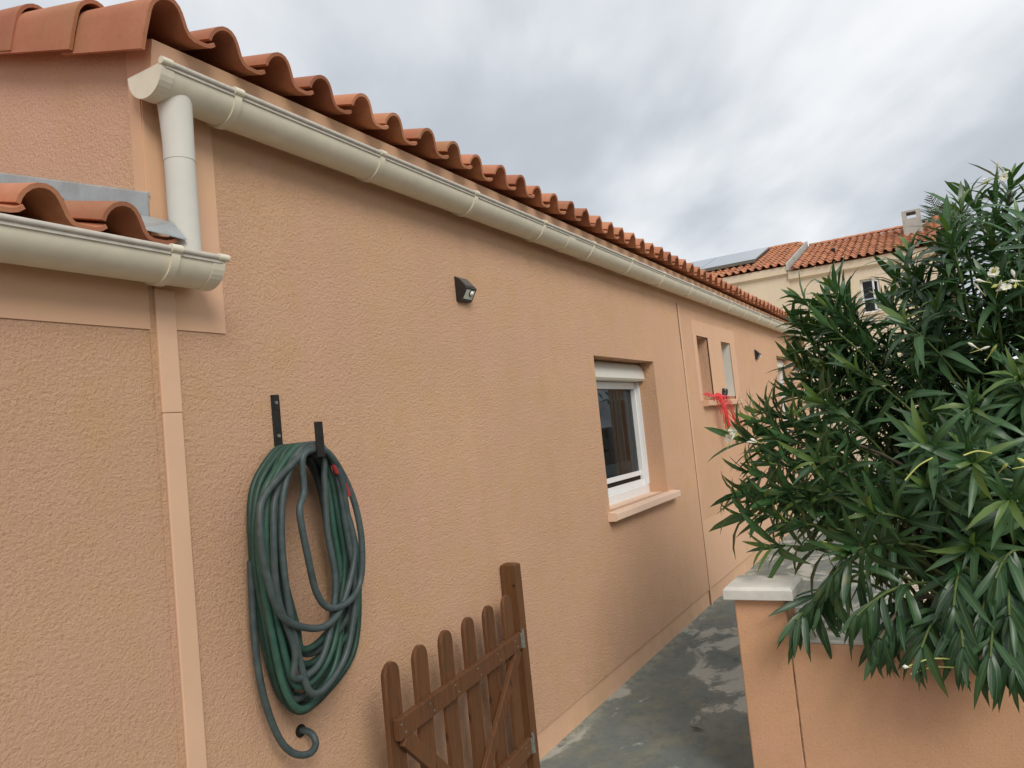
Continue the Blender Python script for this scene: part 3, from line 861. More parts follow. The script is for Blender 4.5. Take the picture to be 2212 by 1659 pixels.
# ================================================================ red netting and clamp on the slot window sill
net = empty('red_netting', (7.4, -.06, 1.45), 'torn red plastic netting draped over the sill of the slot windows', 'netting')
def netpt(u, v):
    # u along the sill, v downwards over the edge
    x = 7.0 + u * .66 + .26 * v * (1 - .6 * u) + .05 * math.sin(5 * u + 3 * v)
    if v < .25: return (x - .02 + .25 * (v - .25) * 0, -.060 + (.25 - v) * .24, 1.758 + .045 * (1 - v / .25) + .012 * math.sin(9 * u))
    k = (v - .25) / .75
    wx = x + (.42 - u * .62) * .35 * k
    return (wx, -.062 - .03 * math.sin(min(1, k * 2) * 1.57) + .012 * math.sin(8 * u + 2), 1.772 - k * (.22 + .20 * abs(math.sin(2.6 * u + 1.0))))
mb = MB(); rn = random.Random(2)
for k in range(11):
    for sgn in (-1, 1):
        u0 = k / 10
        path = []
        for i in range(13):
            v_ = i / 12; u_ = u0 + sgn * v_ * .55 + .02 * math.sin(7 * v_ + k)
            if -.02 < u_ < 1.02: path.append(netpt(u_, v_))
        if len(path) > 2: mb.tube(path, .0046, 5, 0, False)
for k in range(4):
    mb.tube([netpt(i / 14, .02 + k * .07) for i in range(15)], .0042, 5, 0, False)
for k in range(7):
    u0 = k / 6
    mb.tube([(7.86 + .26 * u0 + .10 * t * s_, -.05 - .02 * t, 1.56 - .17 * t - .03 * u0) for t in (0, .35, .7, 1)] if (s_ := (-1 if k % 2 else 1)) else [], .0036, 5, 0, False)
    mb.tube([(7.84 + .27 * t, -.055, 1.545 - .026 * k + .012 * math.sin(4 * t + k)) for t in (0, .35, .7, 1)], .003, 5, 0, False)
mb.build('mesh_strands', M['red'], net, fix=False)
cl = empty('clamp', (7.70, -.02, 1.747), 'small black clamp standing on the slot window sill behind red netting', 'clamp')
mb = MB(); mb.tube([(7.705, -.015, 1.75), (7.705, -.015, 1.79), (7.725, -.018, 1.82), (7.735, -.02, 1.845)], [.030, .032, .036, .034], 10); mb.build('body', M['black'], cl)
mb = MB(); mb.obox((7.68, -.03, 1.83), (7.77, -.03, 1.80), (0, 0, 1), .02, .018); mb.build('handle', M['black'], cl, bevel=.003)

rd = random.Random(77)
for k, (x, y) in enumerate(((5.05, -.55), (3.9, -.62), (6.9, -.35))):
    mb = MB(); a = rd.uniform(0, 6.28); d = Vector((math.cos(a), math.sin(a), 0)); n_ = Vector((-d.y, d.x, 0)); c_ = Vector((x, y, .006)); L = rd.uniform(.05, .09)
    mb.add([c_ - d * L * .5, c_ + n_ * L * .13 + Vector((0, 0, .006)), c_ + d * L * .5 + Vector((0, 0, .012)), c_ - n_ * L * .13 + Vector((0, 0, .007)), c_ + Vector((0, 0, .003))], [(0, 4, 1), (1, 4, 2), (2, 4, 3), (3, 4, 0)], True)
    tag(mb.build('fallen_leaf', M['bark'], fix=False, origin=c_), ['dry brown leaf lying on the grey path beyond the pillar', 'dry brown leaf lying on the grey path beside the pillar', 'small dry leaf on the path near the wall joint'][k], 'leaf', 'dry leaves on the path')

TIPS=[(3.75,-1.042,1.481),(3.9,-1.085,1.562),(4.1,-1.081,1.593),(3.6,-1.036,1.231),(3.5,-1.071,1.148),(3.7,-1.088,1.315),(3.5,-1.265,1.1),(3.45,-1.185,1.01),(4.2,-1.235,1.672),(4.4,-1.271,2.05),(4.3,-1.335,2.157),(4.4,-1.449,2.148),(4.2,-1.499,2.178),(4.1,-1.584,1.896),(4.5,-1.789,2.222),(4.2,-1.862,2.295),(4,-1.84,2.212),(4.2,-1.891,2.118),(3.9,-2.03,2.306),(4.1,-2.094,2.439),(4.3,-2.155,2.513),(4.3,-2.245,2.469),(4.4,-2.331,2.585),(4,-2.297,2.307),(4.1,-2.039,2.21),(3.8,-1.822,1.915),(3.9,-2.172,2.029),(3.8,-1.593,1.738),(3.7,-1.451,1.606),(3.3,-1.373,0.81),(3.25,-1.302,0.747),(3.25,-1.464,0.932),(3.2,-1.535,0.784),(3.2,-1.605,0.7),(3.15,-1.744,0.687),(3.1,-1.877,0.708),(3.1,-1.956,0.68),(3.1,-2.02,0.653),(3.2,-1.864,0.827),(3.4,-1.841,1.404),(3.35,-1.986,1.326),(3.3,-2.084,1.189),(3.3,-1.62,1.155),(3.25,-1.542,1.021),(3.5,-1.41,1.353),(3.8,-1.234,1.451),(3.9,-1.327,1.483),(3.7,-1.177,1.353),(3.6,-1.263,1.23),(3.6,-1.157,1.194),(3.6,-1.337,1.186),(4.3,-1.263,1.843),(4.2,-1.396,1.87),(4.1,-1.193,1.558),(4,-1.11,1.474),(3.8,-1.438,1.434),(3.6,-1.457,1.22),(4.3,-1.292,1.889),(4.3,-1.378,2.025),(4.2,-1.473,1.954),(4.1,-1.528,1.777),(4.1,-1.438,1.742),(4,-1.565,1.657),(4.2,-1.323,1.735),(4.4,-1.542,2.119),(4.4,-1.746,2.096),(4.3,-1.504,2.03),(3.3,-2.007,0.906),(3.35,-1.949,1.015),(3.2,-2.031,0.798),(3.25,-1.947,0.783),(4.433,-1.936,1.074),(4.553,-3.21,2.011),(4.438,-2.787,1.005),(4.13,-1.475,2.082),(4.723,-3.001,1.526),(4.037,-3.07,0.774),(4.599,-2.554,0.697),(4.054,-2.146,1.833),(5.288,-2.772,1.059),(4.279,-3.331,1.01),(3.946,-2.376,1.07),(4.233,-2.533,1.914),(5.137,-2.109,1.321),(4.604,-2.697,1.933),(3.927,-2.035,1.005),(3.933,-2.364,0.76),(4.849,-2.686,2.238),(4.641,-2.882,1.017),(4.663,-1.258,1.157),(4.724,-2.309,2.118),(4.148,-1.371,1.116),(4.246,-1.749,1.003),(4.502,-1.831,1.334),(5.012,-2.157,1.659),(4.166,-1.712,1.859),(4.523,-1.853,2.221),(4.861,-1.936,1.97),(4.406,-1.332,1.687),(4.617,-3.042,1.856),(4.423,-1.85,1.904),(4.501,-1.688,0.944),(5.022,-2.213,1.477),(4.809,-2.103,1.208),(5.136,-2.74,2.092),(4.368,-2.935,0.672),(3.708,-2.323,2.225),(5.211,-1.989,1.28),(4.658,-3.227,1.736),(3.538,-2.609,0.893),(4.534,-2.391,2.339),(4.279,-1.764,1.605),(5.206,-2.526,1.761),(4.542,-3.385,1.009),(5.006,-2.987,1.773),(4.193,-2.848,2.272),(3.577,-2.188,1.628),(4.419,-3.289,1.51),(4.719,-1.935,1.52),(4.104,-2.088,1.059),(3.8,-2.533,1.578),(4.23,-2.922,1.494),(4.879,-1.893,1.861),(4.178,-2.017,1.071),(4.804,-2.757,0.939),(5.371,-2.244,1.139),(4.595,-1.924,0.753),(4.41,-1.902,1.168),(4.214,-1.855,0.833),(4.577,-1.388,1.904),(3.965,-1.752,2.023),(4.251,-3.223,0.792),(3.493,-2.142,1.16),(4.904,-2.588,1.262),(4.469,-2.915,1.295),(4.254,-1.956,1.909),(4.94,-2.767,0.884),(3.989,-1.461,1.992),(4.61,-1.865,1.318),(4.692,-1.318,1.57),(4.656,-3.189,1.701),(4.263,-3.499,1.481),(4.454,-3.26,1.793),(4.973,-2.377,0.633),(4.096,-1.389,0.993),(4.817,-2.5,0.992),(4.213,-1.959,2.066),(4.383,-2.94,1.839),(4.161,-2.188,2.32),(5.222,-2.912,0.997),(4.22,-2.542,2.513),(4.833,-1.844,1.195),(5.172,-1.806,1.925),(5.02,-2.32,1.297),(4.142,-1.468,1.77),(4.735,-2.936,1.286),(3.761,-2.458,1.68),(4.189,-1.431,1.251),(3.84,-1.575,1.232),(3.664,-2.668,1.343),(3.971,-1.942,1.995),(4.896,-2.104,1.938),(4.217,-2.652,0.841),(4.223,-2.183,1.899),(4.712,-1.821,1.326),(4.853,-3.044,1.51),(5.287,-2.446,1.009),(4.837,-2.361,2.028),(3.968,-1.891,0.851),(5.014,-1.815,1.86),(4.237,-1.922,1.154),(4.106,-2.7,1.974),(3.956,-1.882,1.12),(4.757,-3.017,1.995),(3.841,-2.554,0.889),(4.845,-2.388,2.109),(4.722,-2.936,1.291),(4.353,-2.353,2.32),(4.1,-1.895,1.498),(4.038,-2.295,0.576),(5.048,-2.202,1.142),(4.315,-2.422,0.505),(5.185,-2.02,1.096),(4.515,-2.853,1.276),(4.468,-1.805,1.021),(4.415,-2.807,0.903),(3.698,-2.661,1.182),(4.872,-2.251,1.135),(5.471,-2.338,1.239),(4.681,-1.824,2.155),(4.9,-2.13,1.285),(4.096,-1.831,1.758),(4.319,-1.699,0.55),(4.284,-1.929,1.089),(3.52,-2.163,1.204),(4.902,-2.255,1.535),(5.02,-2.791,2.25),(3.988,-2.706,1.788),(4.386,-1.396,1.202),(4.631,-2.384,2.318),(3.855,-2.177,1.21),(4.72,-1.94,0.934),(4.225,-2.39,0.513),(5.195,-2.14,1.651),(4.723,-2.117,2.037),(3.969,-1.808,1.706),(4.243,-1.823,1.394),(4.685,-1.549,1.333),(3.526,-2.014,1.532),(4.084,-2.075,0.866),(4.822,-2.65,1.546),(4.537,-3.045,1.277),(4.489,-3.146,1.17),(5.165,-2.489,1.817),(4.713,-2.705,1.216),(3.844,-2.096,1.514),(4.541,-2.512,2.104),(4.08,-2.743,0.781),(4.704,-1.743,1.302),(3.983,-1.582,0.846),(4.272,-2.153,1.972),(5.035,-2.976,1.802),(4.271,-3.229,0.888),(4.547,-2.512,2.285),(4.068,-2.783,1.338),(3.749,-2.24,1.545),(4.809,-2.725,0.567),(4.44,-1.887,0.824),(5.135,-1.909,2.006),(4.262,-1.72,1.283),(4.832,-2.616,1.482),(4.399,-2.561,2.176),(5.004,-1.917,1.098),(4.066,-2.783,1.323),(4.163,-2.241,2.092),(5.07,-2.654,1.893),(4.633,-2.117,1.948),(4.887,-2.281,0.88),(4.127,-1.51,1.509),(4.007,-2.343,1.901),(3.771,-2.274,0.898),(4.271,-2.011,2.294),(4.302,-3.042,1.229),(4.608,-2.639,2.048),(4.623,-1.426,1.259),(4.811,-2.735,2.263),(3.883,-1.302,1.565),(5.386,-2.072,1.504),(4.985,-2.34,1.183),(4.248,-1.685,1.322),(3.494,-1.969,1.385),(4.787,-2.069,1.628),(5.479,-2.398,1.347),(3.666,-2.672,1.895),(5.189,-2.347,1.513),(3.675,-1.753,1.221),(4.148,-2.13,1.053),(4.903,-2.493,2.02),(4.335,-3.263,1.774),(3.873,-1.592,0.869),(4.989,-1.865,2.122),(3.59,-2.471,1.008),(4.701,-2.664,0.929),(3.389,-2.446,1.599),(3.861,-2.972,1.475),(4.822,-1.865,1.017),(4.049,-2.133,1.749),(4.897,-2.556,0.88),(4.373,-2.925,1.838),(4.842,-2.525,0.689),(5.371,-2.512,1.84),(3.645,-2.366,1.178),(4.426,-3.132,1.993),(4.053,-2.365,1.949),(4.25,-2.566,2.441),(5.067,-2.62,2.139),(4.467,-2.893,2.126),(3.877,-2.367,1.551),(3.524,-1.979,1.179),(4.18,-1.788,1.666),(4.881,-2.332,1.597),(3.904,-3.088,1.524),(3.704,-2.75,1.843),(4.114,-1.971,1.771),(4.812,-2.879,1.098),(3.661,-2.268,1.721),(4.08,-2.051,2.382),(3.821,-1.853,0.783),(4.28,-2.788,1.821),(3.662,-2.201,1.625),(4.897,-2.97,1.812),(4.093,-2.338,2.032),(4.713,-2.334,0.86),(4.162,-1.822,1.21),(4.51,-3.012,1.843),(4.19,-3.232,1.222),(4.65,-1.672,1.33),(4.352,-1.826,1.717),(3.974,-2.438,1.877),(3.904,-2.172,1.049),(4.452,-2.385,0.86),(4.653,-3.064,1.485),(4.362,-2.505,2.026),(4.193,-2.303,0.981),(4.512,-1.864,1.109),(4.617,-1.95,2.134),(4.683,-3.001,0.82),(4.978,-2.328,0.915),(4.369,-1.816,0.532),(3.798,-1.861,1.201),(4.761,-2.438,0.675),(5.07,-2.72,1.166),(4.766,-1.555,1.764),(5.018,-2.766,1.731),(3.965,-3.212,1.293),(4.706,-1.892,1.548),(5.001,-2.893,1.592),(4.271,-2.395,2.402),(4.869,-1.827,1.185),(3.78,-2.712,1.917),(4.271,-2.231,0.506),(4.573,-2.51,0.721),(4.099,-1.965,1.806),(5.025,-2.92,0.938),(5.235,-1.97,1.529),(4.238,-2.57,2.506),(4.759,-2.343,0.459),(4.416,-1.554,1.583),(4.611,-3.003,0.689),(4.088,-1.901,1.053),(4.353,-2.871,1.617),(4.16,-2.757,2.029),(4.861,-2.152,1.196),(5.013,-3.14,1.086),(4.246,-1.364,1.754),(4.954,-3.286,1.333),(4.735,-1.74,1.177),(4.359,-2.498,2.198),(3.846,-2.419,1.829),(3.758,-2.804,0.739),(3.877,-1.855,1.471),(3.713,-2.933,0.942),(4.048,-1.802,0.544),(3.913,-1.746,1.24),(3.925,-3.08,0.852),(4.128,-1.578,0.881),(4.728,-2.655,1.802),(4.154,-3.006,1.469),(3.901,-2.777,0.594),(4.736,-1.676,1.782),(4.763,-1.707,0.988),(4.809,-3.007,1.227),(3.972,-2.733,1.945),(5.134,-2.102,1.149),(4.162,-1.546,1.778),(3.436,-1.831,1.231),(3.856,-2.11,1.52),(4.63,-3.346,1.196),(4.184,-2.12,1.028),(3.941,-2.383,0.633),(4.778,-2.232,1.816)]
NEXP=71

# ================================================================ oleander
def leaf_geo(L, wd, droop, fold, twist=0, nrow=6):
    vs = []; uv = []; fs = []
    T = [0, .10, .30, .55, .80, 1.0]; Wp = [.12, .45, .92, 1.0, .60, 0.0]
    for i in range(6):
        t = T[i]; x = L * t; z = -droop * L * t * t
        x = x - droop * droop * L * t ** 3 * .55
        h = wd / 2 * Wp[i]
        ca, sa = math.cos(twist * t), math.sin(twist * t)
        up = fold * h
        if i < 5:
            for sgn, vv in ((-1, 0), (0, .5), (1, 1)):
                yy = sgn * h; zz = abs(sgn) * up
                vs.append((x, yy * ca - zz * sa, z + yy * sa + zz * ca)); uv.append(vv)
        else:
            vs.append((x, 0, z)); uv.append(.5)
    for i in range(4):
        a = 3 * i
        fs += [(a, a + 1, a + 4, a + 3), (a + 1, a + 2, a + 5, a + 4)]
    fs += [(12, 13, 15), (13, 14, 15)]
    return vs, fs, uv
rl = random.Random(17)
GEO = []
for k in range(14):
    GEO.append(leaf_geo(1, rl.uniform(.12, .17), rl.uniform(.02, .75), rl.uniform(.12, .42), rl.uniform(-.5, .5)))
def mesh_leaf(geo, tone, mt):
    vs, fs, uv = geo
    me = bpy.data.meshes.new('leaf'); me.from_pydata(vs, [], fs); me.materials.append(mt)
    l = me.uv_layers.new(name='UVMap')
    for i, lp in enumerate(me.loops): l.data[i].uv = (tone, uv[lp.vertex_index])
    me.polygons.foreach_set('use_smooth', [True] * len(fs)); me.update()
    return me
TONES = [.05, .3, .5, .65, .95]
LM = {}
def leaf_matrix(pos, d, up, roll):
    d = d.normalized()
    side = up.cross(d)
    if side.length < 1e-3: side = d.orthogonal()
    side.normalize(); n_ = d.cross(side).normalized()
    mtx = Matrix((( d.x, side.x, n_.x, 0), (d.y, side.y, n_.y, 0), (d.z, side.z, n_.z, 0), (0, 0, 0, 1)))
    mtx = mtx @ Matrix.Rotation(roll, 4, 'X')
    mtx.translation = pos
    return mtx
olea = empty('oleander_bush', (4.35, -2.2, 0), 'tall dense oleander bush with white flowers behind the low garden wall', 'bush')
CAM = Vector((0, -1.9276, 1.6))
leaves = []   # (distance score, matrix, geo, tone, scale)
twigs = MB(); mains = []
rb = random.Random(5)
roots = [Vector((4.35 + rb.uniform(-.3, .3), -2.2 + rb.uniform(-.35, .35), 0)) for _ in range(9)]
for i, tip in enumerate(TIPS):
    tip = Vector(tip); root = rb.choice(roots)
    explicit = i < NEXP
    low = tip.z < .95
    out_ = Vector((tip.x - 4.4, tip.y + 2.3, 0))
    # the shoot rises from the root, arches out and bends to its tip
    mid = root.lerp(tip, .55) + Vector((0, 0, .30 + .25 * rb.random())) - out_ * .12
    if low: mid = Vector((root.x * .45 + tip.x * .55, root.y * .45 + tip.y * .55, max(.95, tip.z + .35)))
    P0, P1, P2 = root, mid, tip
    path = []
    n = 15
    for k in range(n + 1):
        t = k / n; path.append(P0 * (1 - t) ** 2 + P1 * (2 * t * (1 - t)) + P2 * t * t)
    plen = sum((path[k + 1] - path[k]).length for k in range(n))
    rs = [.0045 + .009 * (1 - k / n) ** 1.3 for k in range(n + 1)]
    if i % 11 == 0 and len(mains) < 14:
        mb = MB(); mb.tube(path, [r * 1.5 for r in rs], 7, 0, False); mb.build('stem', M['bark'], olea, fix=False); mains.append(1)
    else:
        twigs.tube(path[4:], rs[4:], 5, 0, False)
    # whorls of three along the outer part of the shoot
    span = rb.uniform(.34, .55) if explicit else rb.uniform(.4, .8)
    nw = int(span / .036)
    for k in range(nw):
        s = span * (1 - k / nw) if k < nw else 0
        back = span * k / nw
        # point at distance 'back' from the tip
        t = max(0.0, 1 - back / plen); f = t * n; a = min(int(f), n - 1)
        pos = path[a].lerp(path[a + 1], f - a); d = (path[a + 1] - path[a]).normalized()
        u = d.orthogonal().normalized(); v_ = d.cross(u)
        frac = k / max(1, nw - 1)
        ang = R(14 + (44 if explicit else 52) * min(1, frac * (1.3 if explicit else 1.7)) + rb.uniform(-14, 18))
        if frac > .55 and rb.random() < .35: continue
        for q in range(3):
            if rb.random() < .14: continue
            az = 2 * math.pi * q / 3 + k * math.pi / 3 + rb.uniform(-.35, .35) + i
            rad = u * math.cos(az) + v_ * math.sin(az)
            ld = d * math.cos(ang) + rad * math.sin(ang)
            if low: ld = (ld + Vector((0, 0, -.45 - .5 * rb.random()))).normalized()
            else: ld = (ld + Vector((0, 0, -.12 * frac))).normalized()
            upv = (d * math.sin(ang) - rad * math.cos(ang)) if not low else Vector((-.6, 0, .8))
            L = rb.uniform(.135, .215) * (.55 + .45 * min(1, frac * 5 + .25))
            if explicit: L *= 1.16
            tone = .95 if (frac < .12 and rb.random() < .55 and not low) else rb.choice(TONES[:2] if low else TONES[:4])  # low shoots: shade under the bush put into darker leaf tones
            mtx = leaf_matrix(pos, ld, upv, rb.uniform(-.5, .5))
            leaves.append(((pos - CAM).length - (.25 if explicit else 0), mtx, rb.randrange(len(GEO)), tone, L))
leaves.sort(key=lambda q: q[0])
def inview(p):
    q = p - CAM
    zc_ = q.dot(fwd)
    return zc_ > .1 and abs(q.dot(right) / zc_) < 1106 / 1650 and abs(q.dot(down) / zc_) < 829 / 1650
near = [q for q in leaves if inview(q[1].translation)][:300]
nid = {id(q) for q in near}
ob_base = wloc(olea)
for dsc, mtx, gi, tone, L in near:
    key = (gi, tone)
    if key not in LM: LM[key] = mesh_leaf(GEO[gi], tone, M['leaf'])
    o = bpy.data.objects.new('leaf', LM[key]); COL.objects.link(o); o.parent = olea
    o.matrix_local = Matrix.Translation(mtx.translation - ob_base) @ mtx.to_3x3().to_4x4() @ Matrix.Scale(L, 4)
fol = MB(); fol.uv = []
for q in leaves:
    if id(q) in nid: continue
    _, mtx, gi, tone, L = q
    vs, fs, uv = GEO[gi]
    mm = mtx @ Matrix.Scale(L, 4)
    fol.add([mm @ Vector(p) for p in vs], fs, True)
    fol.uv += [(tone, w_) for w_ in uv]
tag(fol.build('foliage', M['leaf'], olea, fix=False), kind='stuff')
tag(twigs.build('twigs', M['stem'], olea, fix=False), kind='stuff')

def petal_ring(mb, c_, ax, r, n, wd, cup, mi):
    ax = ax.normalized(); u = ax.orthogonal().normalized(); v_ = ax.cross(u)
    for k in range(n):
        a = 2 * math.pi * k / n + .3
        d = u * math.cos(a) + v_ * math.sin(a); s_ = ax.cross(d)
        pts = [c_, c_ + d * r * .45 + s_ * wd * .42 + ax * cup * .5, c_ + d * r + s_ * wd * .36 + ax * cup * .75, c_ + d * r * 1.08 - s_ * wd * .1 + ax * cup * .6, c_ + d * r * .95 - s_ * wd * .5 + ax * cup * .7, c_ + d * r * .45 - s_ * wd * .36 + ax * cup * .5]
        mb.add(pts, [(0, 1, 2, 3, 4, 5)], False, mi)
def flower(c_, ax, r=.030):
    c_ = Vector(c_); ax = Vector(ax).normalized(); mb = MB()
    petal_ring(mb, c_, ax, r, 5, r * 1.05, r * .55, 0)
    mb.tube([c_ - ax * r * 1.1, c_ - ax * r * .4, c_ + ax * .002], [r * .10, r * .2, r * .26], 7, 1)
    mb.build('flower', [M['petal'], M['bud']], olea, fix=False)
def budd(c_, ax, L=.045, r=.008, white=True):
    c_ = Vector(c_); ax = Vector(ax).normalized(); mb = MB()
    mb.tube([c_ - ax * L * .6, c_ - ax * L * .2, c_ + ax * L * .15, c_ + ax * L * .4, c_ + ax * L * .6], [r * .25, r * .55, r, r * .7, r * .1], 8, 0 if white else 1)
    mb.tube([c_ - ax * L * 1.3, c_ - ax * L * .55], [r * .2, r * .4], 6, 1)
    mb.build('flower_bud', [M['petal'], M['bud']], olea, fix=False)
rf = random.Random(9)
CLUST = [((3.70, -1.005, 1.505), 2, 4), ((4.28, -2.255, 2.60), 1, 5), ((3.70, -2.131, 2.05), 1, 6), ((3.74, -2.19, 2.02), 1, 5), ((3.60, -2.087, 1.773), 0, 3), ((3.28, -2.124, 1.345), 0, 3), ((3.28, -2.14, 1.27), 0, 2), ((3.69, -1.124, 1.44), 0, 2), ((3.38, -1.382, 1.08), 0, 1)]
for (c_, nf, nb) in CLUST:
    c_ = Vector(c_)
    for k in range(nf):
        o_ = Vector((rf.uniform(-.03, .01), rf.uniform(-.035, .035), rf.uniform(-.03, .03)))
        flower(c_ + o_, Vector((-.8, rf.uniform(-.6, .6), rf.uniform(-.1, .8))), rf.uniform(.017, .024))
    for k in range(nb):
        o_ = Vector((rf.uniform(-.04, .02), rf.uniform(-.045, .045), rf.uniform(-.045, .035)))
        budd(c_ + o_, Vector((rf.uniform(-.7, .2), rf.uniform(-.9, .9), rf.uniform(-.2, 1))), rf.uniform(.03, .05), rf.uniform(.005, .0085), rf.random() < .65)
for a, b_ in (((3.27, -1.86, 1.36), (3.23, -1.76, 1.285)), ((3.3, -2.05, 1.36), (3.22, -1.96, 1.365)), ((3.16, -1.83, .65), (3.10, -1.70, .635)), ((3.16, -1.84, .62), (3.12, -1.70, .60))):
    a = Vector(a); b_ = Vector(b_); mb = MB()
    mb.tube(catmull([a, a.lerp(b_, .5) + Vector((0, 0, .012)), b_], 5), .0032, 6); mb.build('seed_pod', M['bud'], olea, fix=False)
budd((3.10, -1.69, .632), (-.3, 1, .1), .02, .008)

# ================================================================ neighbouring house
NX = 22.0
nb = empty('neighbour_house', (NX, 1.4, 0), 'two-storey cream house with weathered tiled roof beyond the peach house', 'house')
YS = 1.40; YL = 6.0; YR = -2.15; ZL = 5.50; ZR = 5.34; NS = .31; RUN = 4.5
NW = (-.80, -.34, 3.86, 4.76)     # window: y0,y1,z0,z1
w = MB(); w.quad((NX, YS, 0), (NX, YL, 0), (NX, YL, ZL - .04), (NX, YS, ZL - .04))
w.quad((NX - .10, YS + .02, ZL - .24), (NX - .10, YL, ZL - .24), (NX - .10, YL, ZL - .04), (NX - .10, YS + .02, ZL - .04))
w.quad((NX - .10, YS + .02, ZL - .24), (NX - .10, YL, ZL - .24), (NX, YL, ZL - .30), (NX, YS + .02, ZL - .30))
w.add([(NX, YS, 0), (NX + 2 * RUN, YS, 0), (NX + 2 * RUN, YS, ZL - .05), (NX + RUN, YS, ZL - .05 + NS * RUN), (NX, YS, ZL - .05)], [(0, 1, 2, 3, 4)])
w.build('wall', M['cream'], nb)
w = MB()
# right-hand part with a window opening
for (y0, y1, z0, z1) in ((YR, NW[0], 0, ZR - .04), (NW[1], YS, 0, ZR - .04), (NW[0], NW[1], 0, NW[2]), (NW[0], NW[1], NW[3], ZR - .04)):
    w.quad((NX + .05, y0, z0), (NX + .05, y1, z0), (NX + .05, y1, z1), (NX + .05, y0, z1))
for (y0, y1, z0, z1) in ((NW[0], NW[0], NW[2], NW[3]), (NW[1], NW[1], NW[2], NW[3])):
    w.quad((NX + .05, y0, z0), (NX + .3, y0, z0), (NX + .3, y0, z1), (NX + .05, y0, z1))
for z in (NW[2], NW[3]):
    w.quad((NX + .05, NW[0], z), (NX + .3, NW[0], z), (NX + .3, NW[1], z), (NX + .05, NW[1], z))
w.quad((NX - .06, YR, ZR - .24), (NX - .06, YS, ZR - .24), (NX - .06, YS, ZR - .04), (NX - .06, YR, ZR - .04))
w.quad((NX - .06, YR, ZR - .24), (NX - .06, YS, ZR - .24), (NX + .05, YS, ZR - .30), (NX + .05, YR, ZR - .30))
w.add([(NX + .05, YR, 0), (NX + 2 * RUN, YR, 0), (NX + 2 * RUN, YR, ZR - .05), (NX + RUN, YR, ZR - .05 + NS * RUN), (NX + .05, YR, ZR - .05)], [(0, 1, 2, 3, 4)])
w.quad((NX + 2 * RUN, YR, 0), (NX + 2 * RUN, YL, 0), (NX + 2 * RUN, YL, ZR - .1), (NX + 2 * RUN, YR, ZR - .1))
w.build('lower_wing_wall', M['cream'], nb)
f = MB(); y0, y1, z0, z1 = NW; xx = NX + .16
f.box(xx, xx + .05, y0, y0 + .05, z0, z1); f.box(xx, xx + .05, y1 - .05, y1, z0, z1); f.box(xx, xx + .05, y0 + .05, y1 - .05, z1 - .05, z1); f.box(xx, xx + .05, y0 + .05, y1 - .05, z0, z0 + .05)
nwin = f.build('window', M['white'], nb)
f = MB(); f.quad((xx + .02, y0 + .05, z0 + .05), (xx + .02, y1 - .05, z0 + .05), (xx + .02, y1 - .05, z1 - .05), (xx + .02, y0 + .05, z1 - .05)); f.build('pane', M['glass'], nwin)
# casement swung open at the right-hand jamb
f = MB(); a = Vector((NX + .1, y0 + .01, 0)); d = Vector((-.93, .30, 0)).normalized() * .36
for s0, s1, za, zb in ((0, .10, z0 + .02, z1 - .06), (.90, 1, z0 + .02, z1 - .06), (.10, .90, z0 + .02, z0 + .07), (.10, .90, z1 - .11, z1 - .06)):
    p, q = a + d * s0, a + d * s1; t_ = Vector((.01, .035, 0))
    vs = [Vector((*k.xy, z)) + e for z in (za, zb) for k in (p, q) for e in (Vector((0, 0, 0)), t_)]
    f.add(vs, [(0, 1, 3, 2), (4, 6, 7, 5), (0, 2, 6, 4), (1, 5, 7, 3), (0, 4, 5, 1), (2, 3, 7, 6)])
f.build('casement', M['white'], nwin)
f = MB(); f.box(NX - .0, NX + .06, y0 - .04, y1 + .04, z0 - .05, z0 - .002); f.build('sill', M['cream'], nwin)
rt = random.Random(14)
def nroof(name, ya, yb, z0, run, cols, limit):
    r_ = MB(); zz = z0 - .03
    r_.quad((NX - .08, ya, zz), (NX - .08, yb, zz), (NX + run, yb, zz + NS * (run + .08)), (NX + run, ya, zz + NS * (run + .08)))
    r_.quad((NX + run, ya, zz + NS * (run + .08)), (NX + run, yb, zz + NS * (run + .08)), (NX + 2 * run, yb, zz), (NX + 2 * run, ya, zz))
    ro = r_.build(name, M['tilefar'], nb)
    roof_tiles(ro, TM_nb, TM_nb, None, yb - .05, cols, 14, NX - .16, z0, NS, limit, mt=M['tilefar'], rnd=rt, axis='X', near_cols=0, jit=.010)
    for k in range(int((yb - ya) / .36)):
        y_ = yb - .02 - k * .36; m2 = MB(); n = 7; vs = []
        for (yy, rr) in ((y_, .10), (y_ - .40, .085)):
            for q in range(n + 1):
                t = math.pi * q / n; vs.append((NX + run + rr * math.cos(t), yy, zz + NS * (run + .08) + .05 + rr * .8 * math.sin(t)))
        m2.add(vs, [(q, q + 1, n + 2 + q, n + 1 + q) for q in range(n)], True); m2.build('ridge_tile', M['tilefar'], ro, fix=False)
    return ro
roofL = nroof('roof', YS - .02, YS + 15 * PITCH + .1, ZL, RUN, 15, 150)
roofR = nroof('lower_wing_roof', YR - .1, YS - .06, ZR, RUN, 17, 150)
f = MB()
f.add([(NX - .12, YS - .035, ZL - .16), (NX - .12, YS - .035, ZL + .03), (NX + RUN, YS - .035, ZL + .06 + NS * RUN), (NX + RUN, YS - .035, ZL - .16 + NS * RUN),
       (NX - .12, YS + .02, ZL - .16), (NX - .12, YS + .02, ZL + .03), (NX + RUN, YS + .02, ZL + .06 + NS * RUN), (NX + RUN, YS + .02, ZL - .16 + NS * RUN)], [(0, 1, 2, 3), (7, 6, 5, 4), (0, 4, 5, 1), (1, 5, 6, 2), (2, 6, 7, 3)])
f.build('step_fascia', M['concrete'], nb)
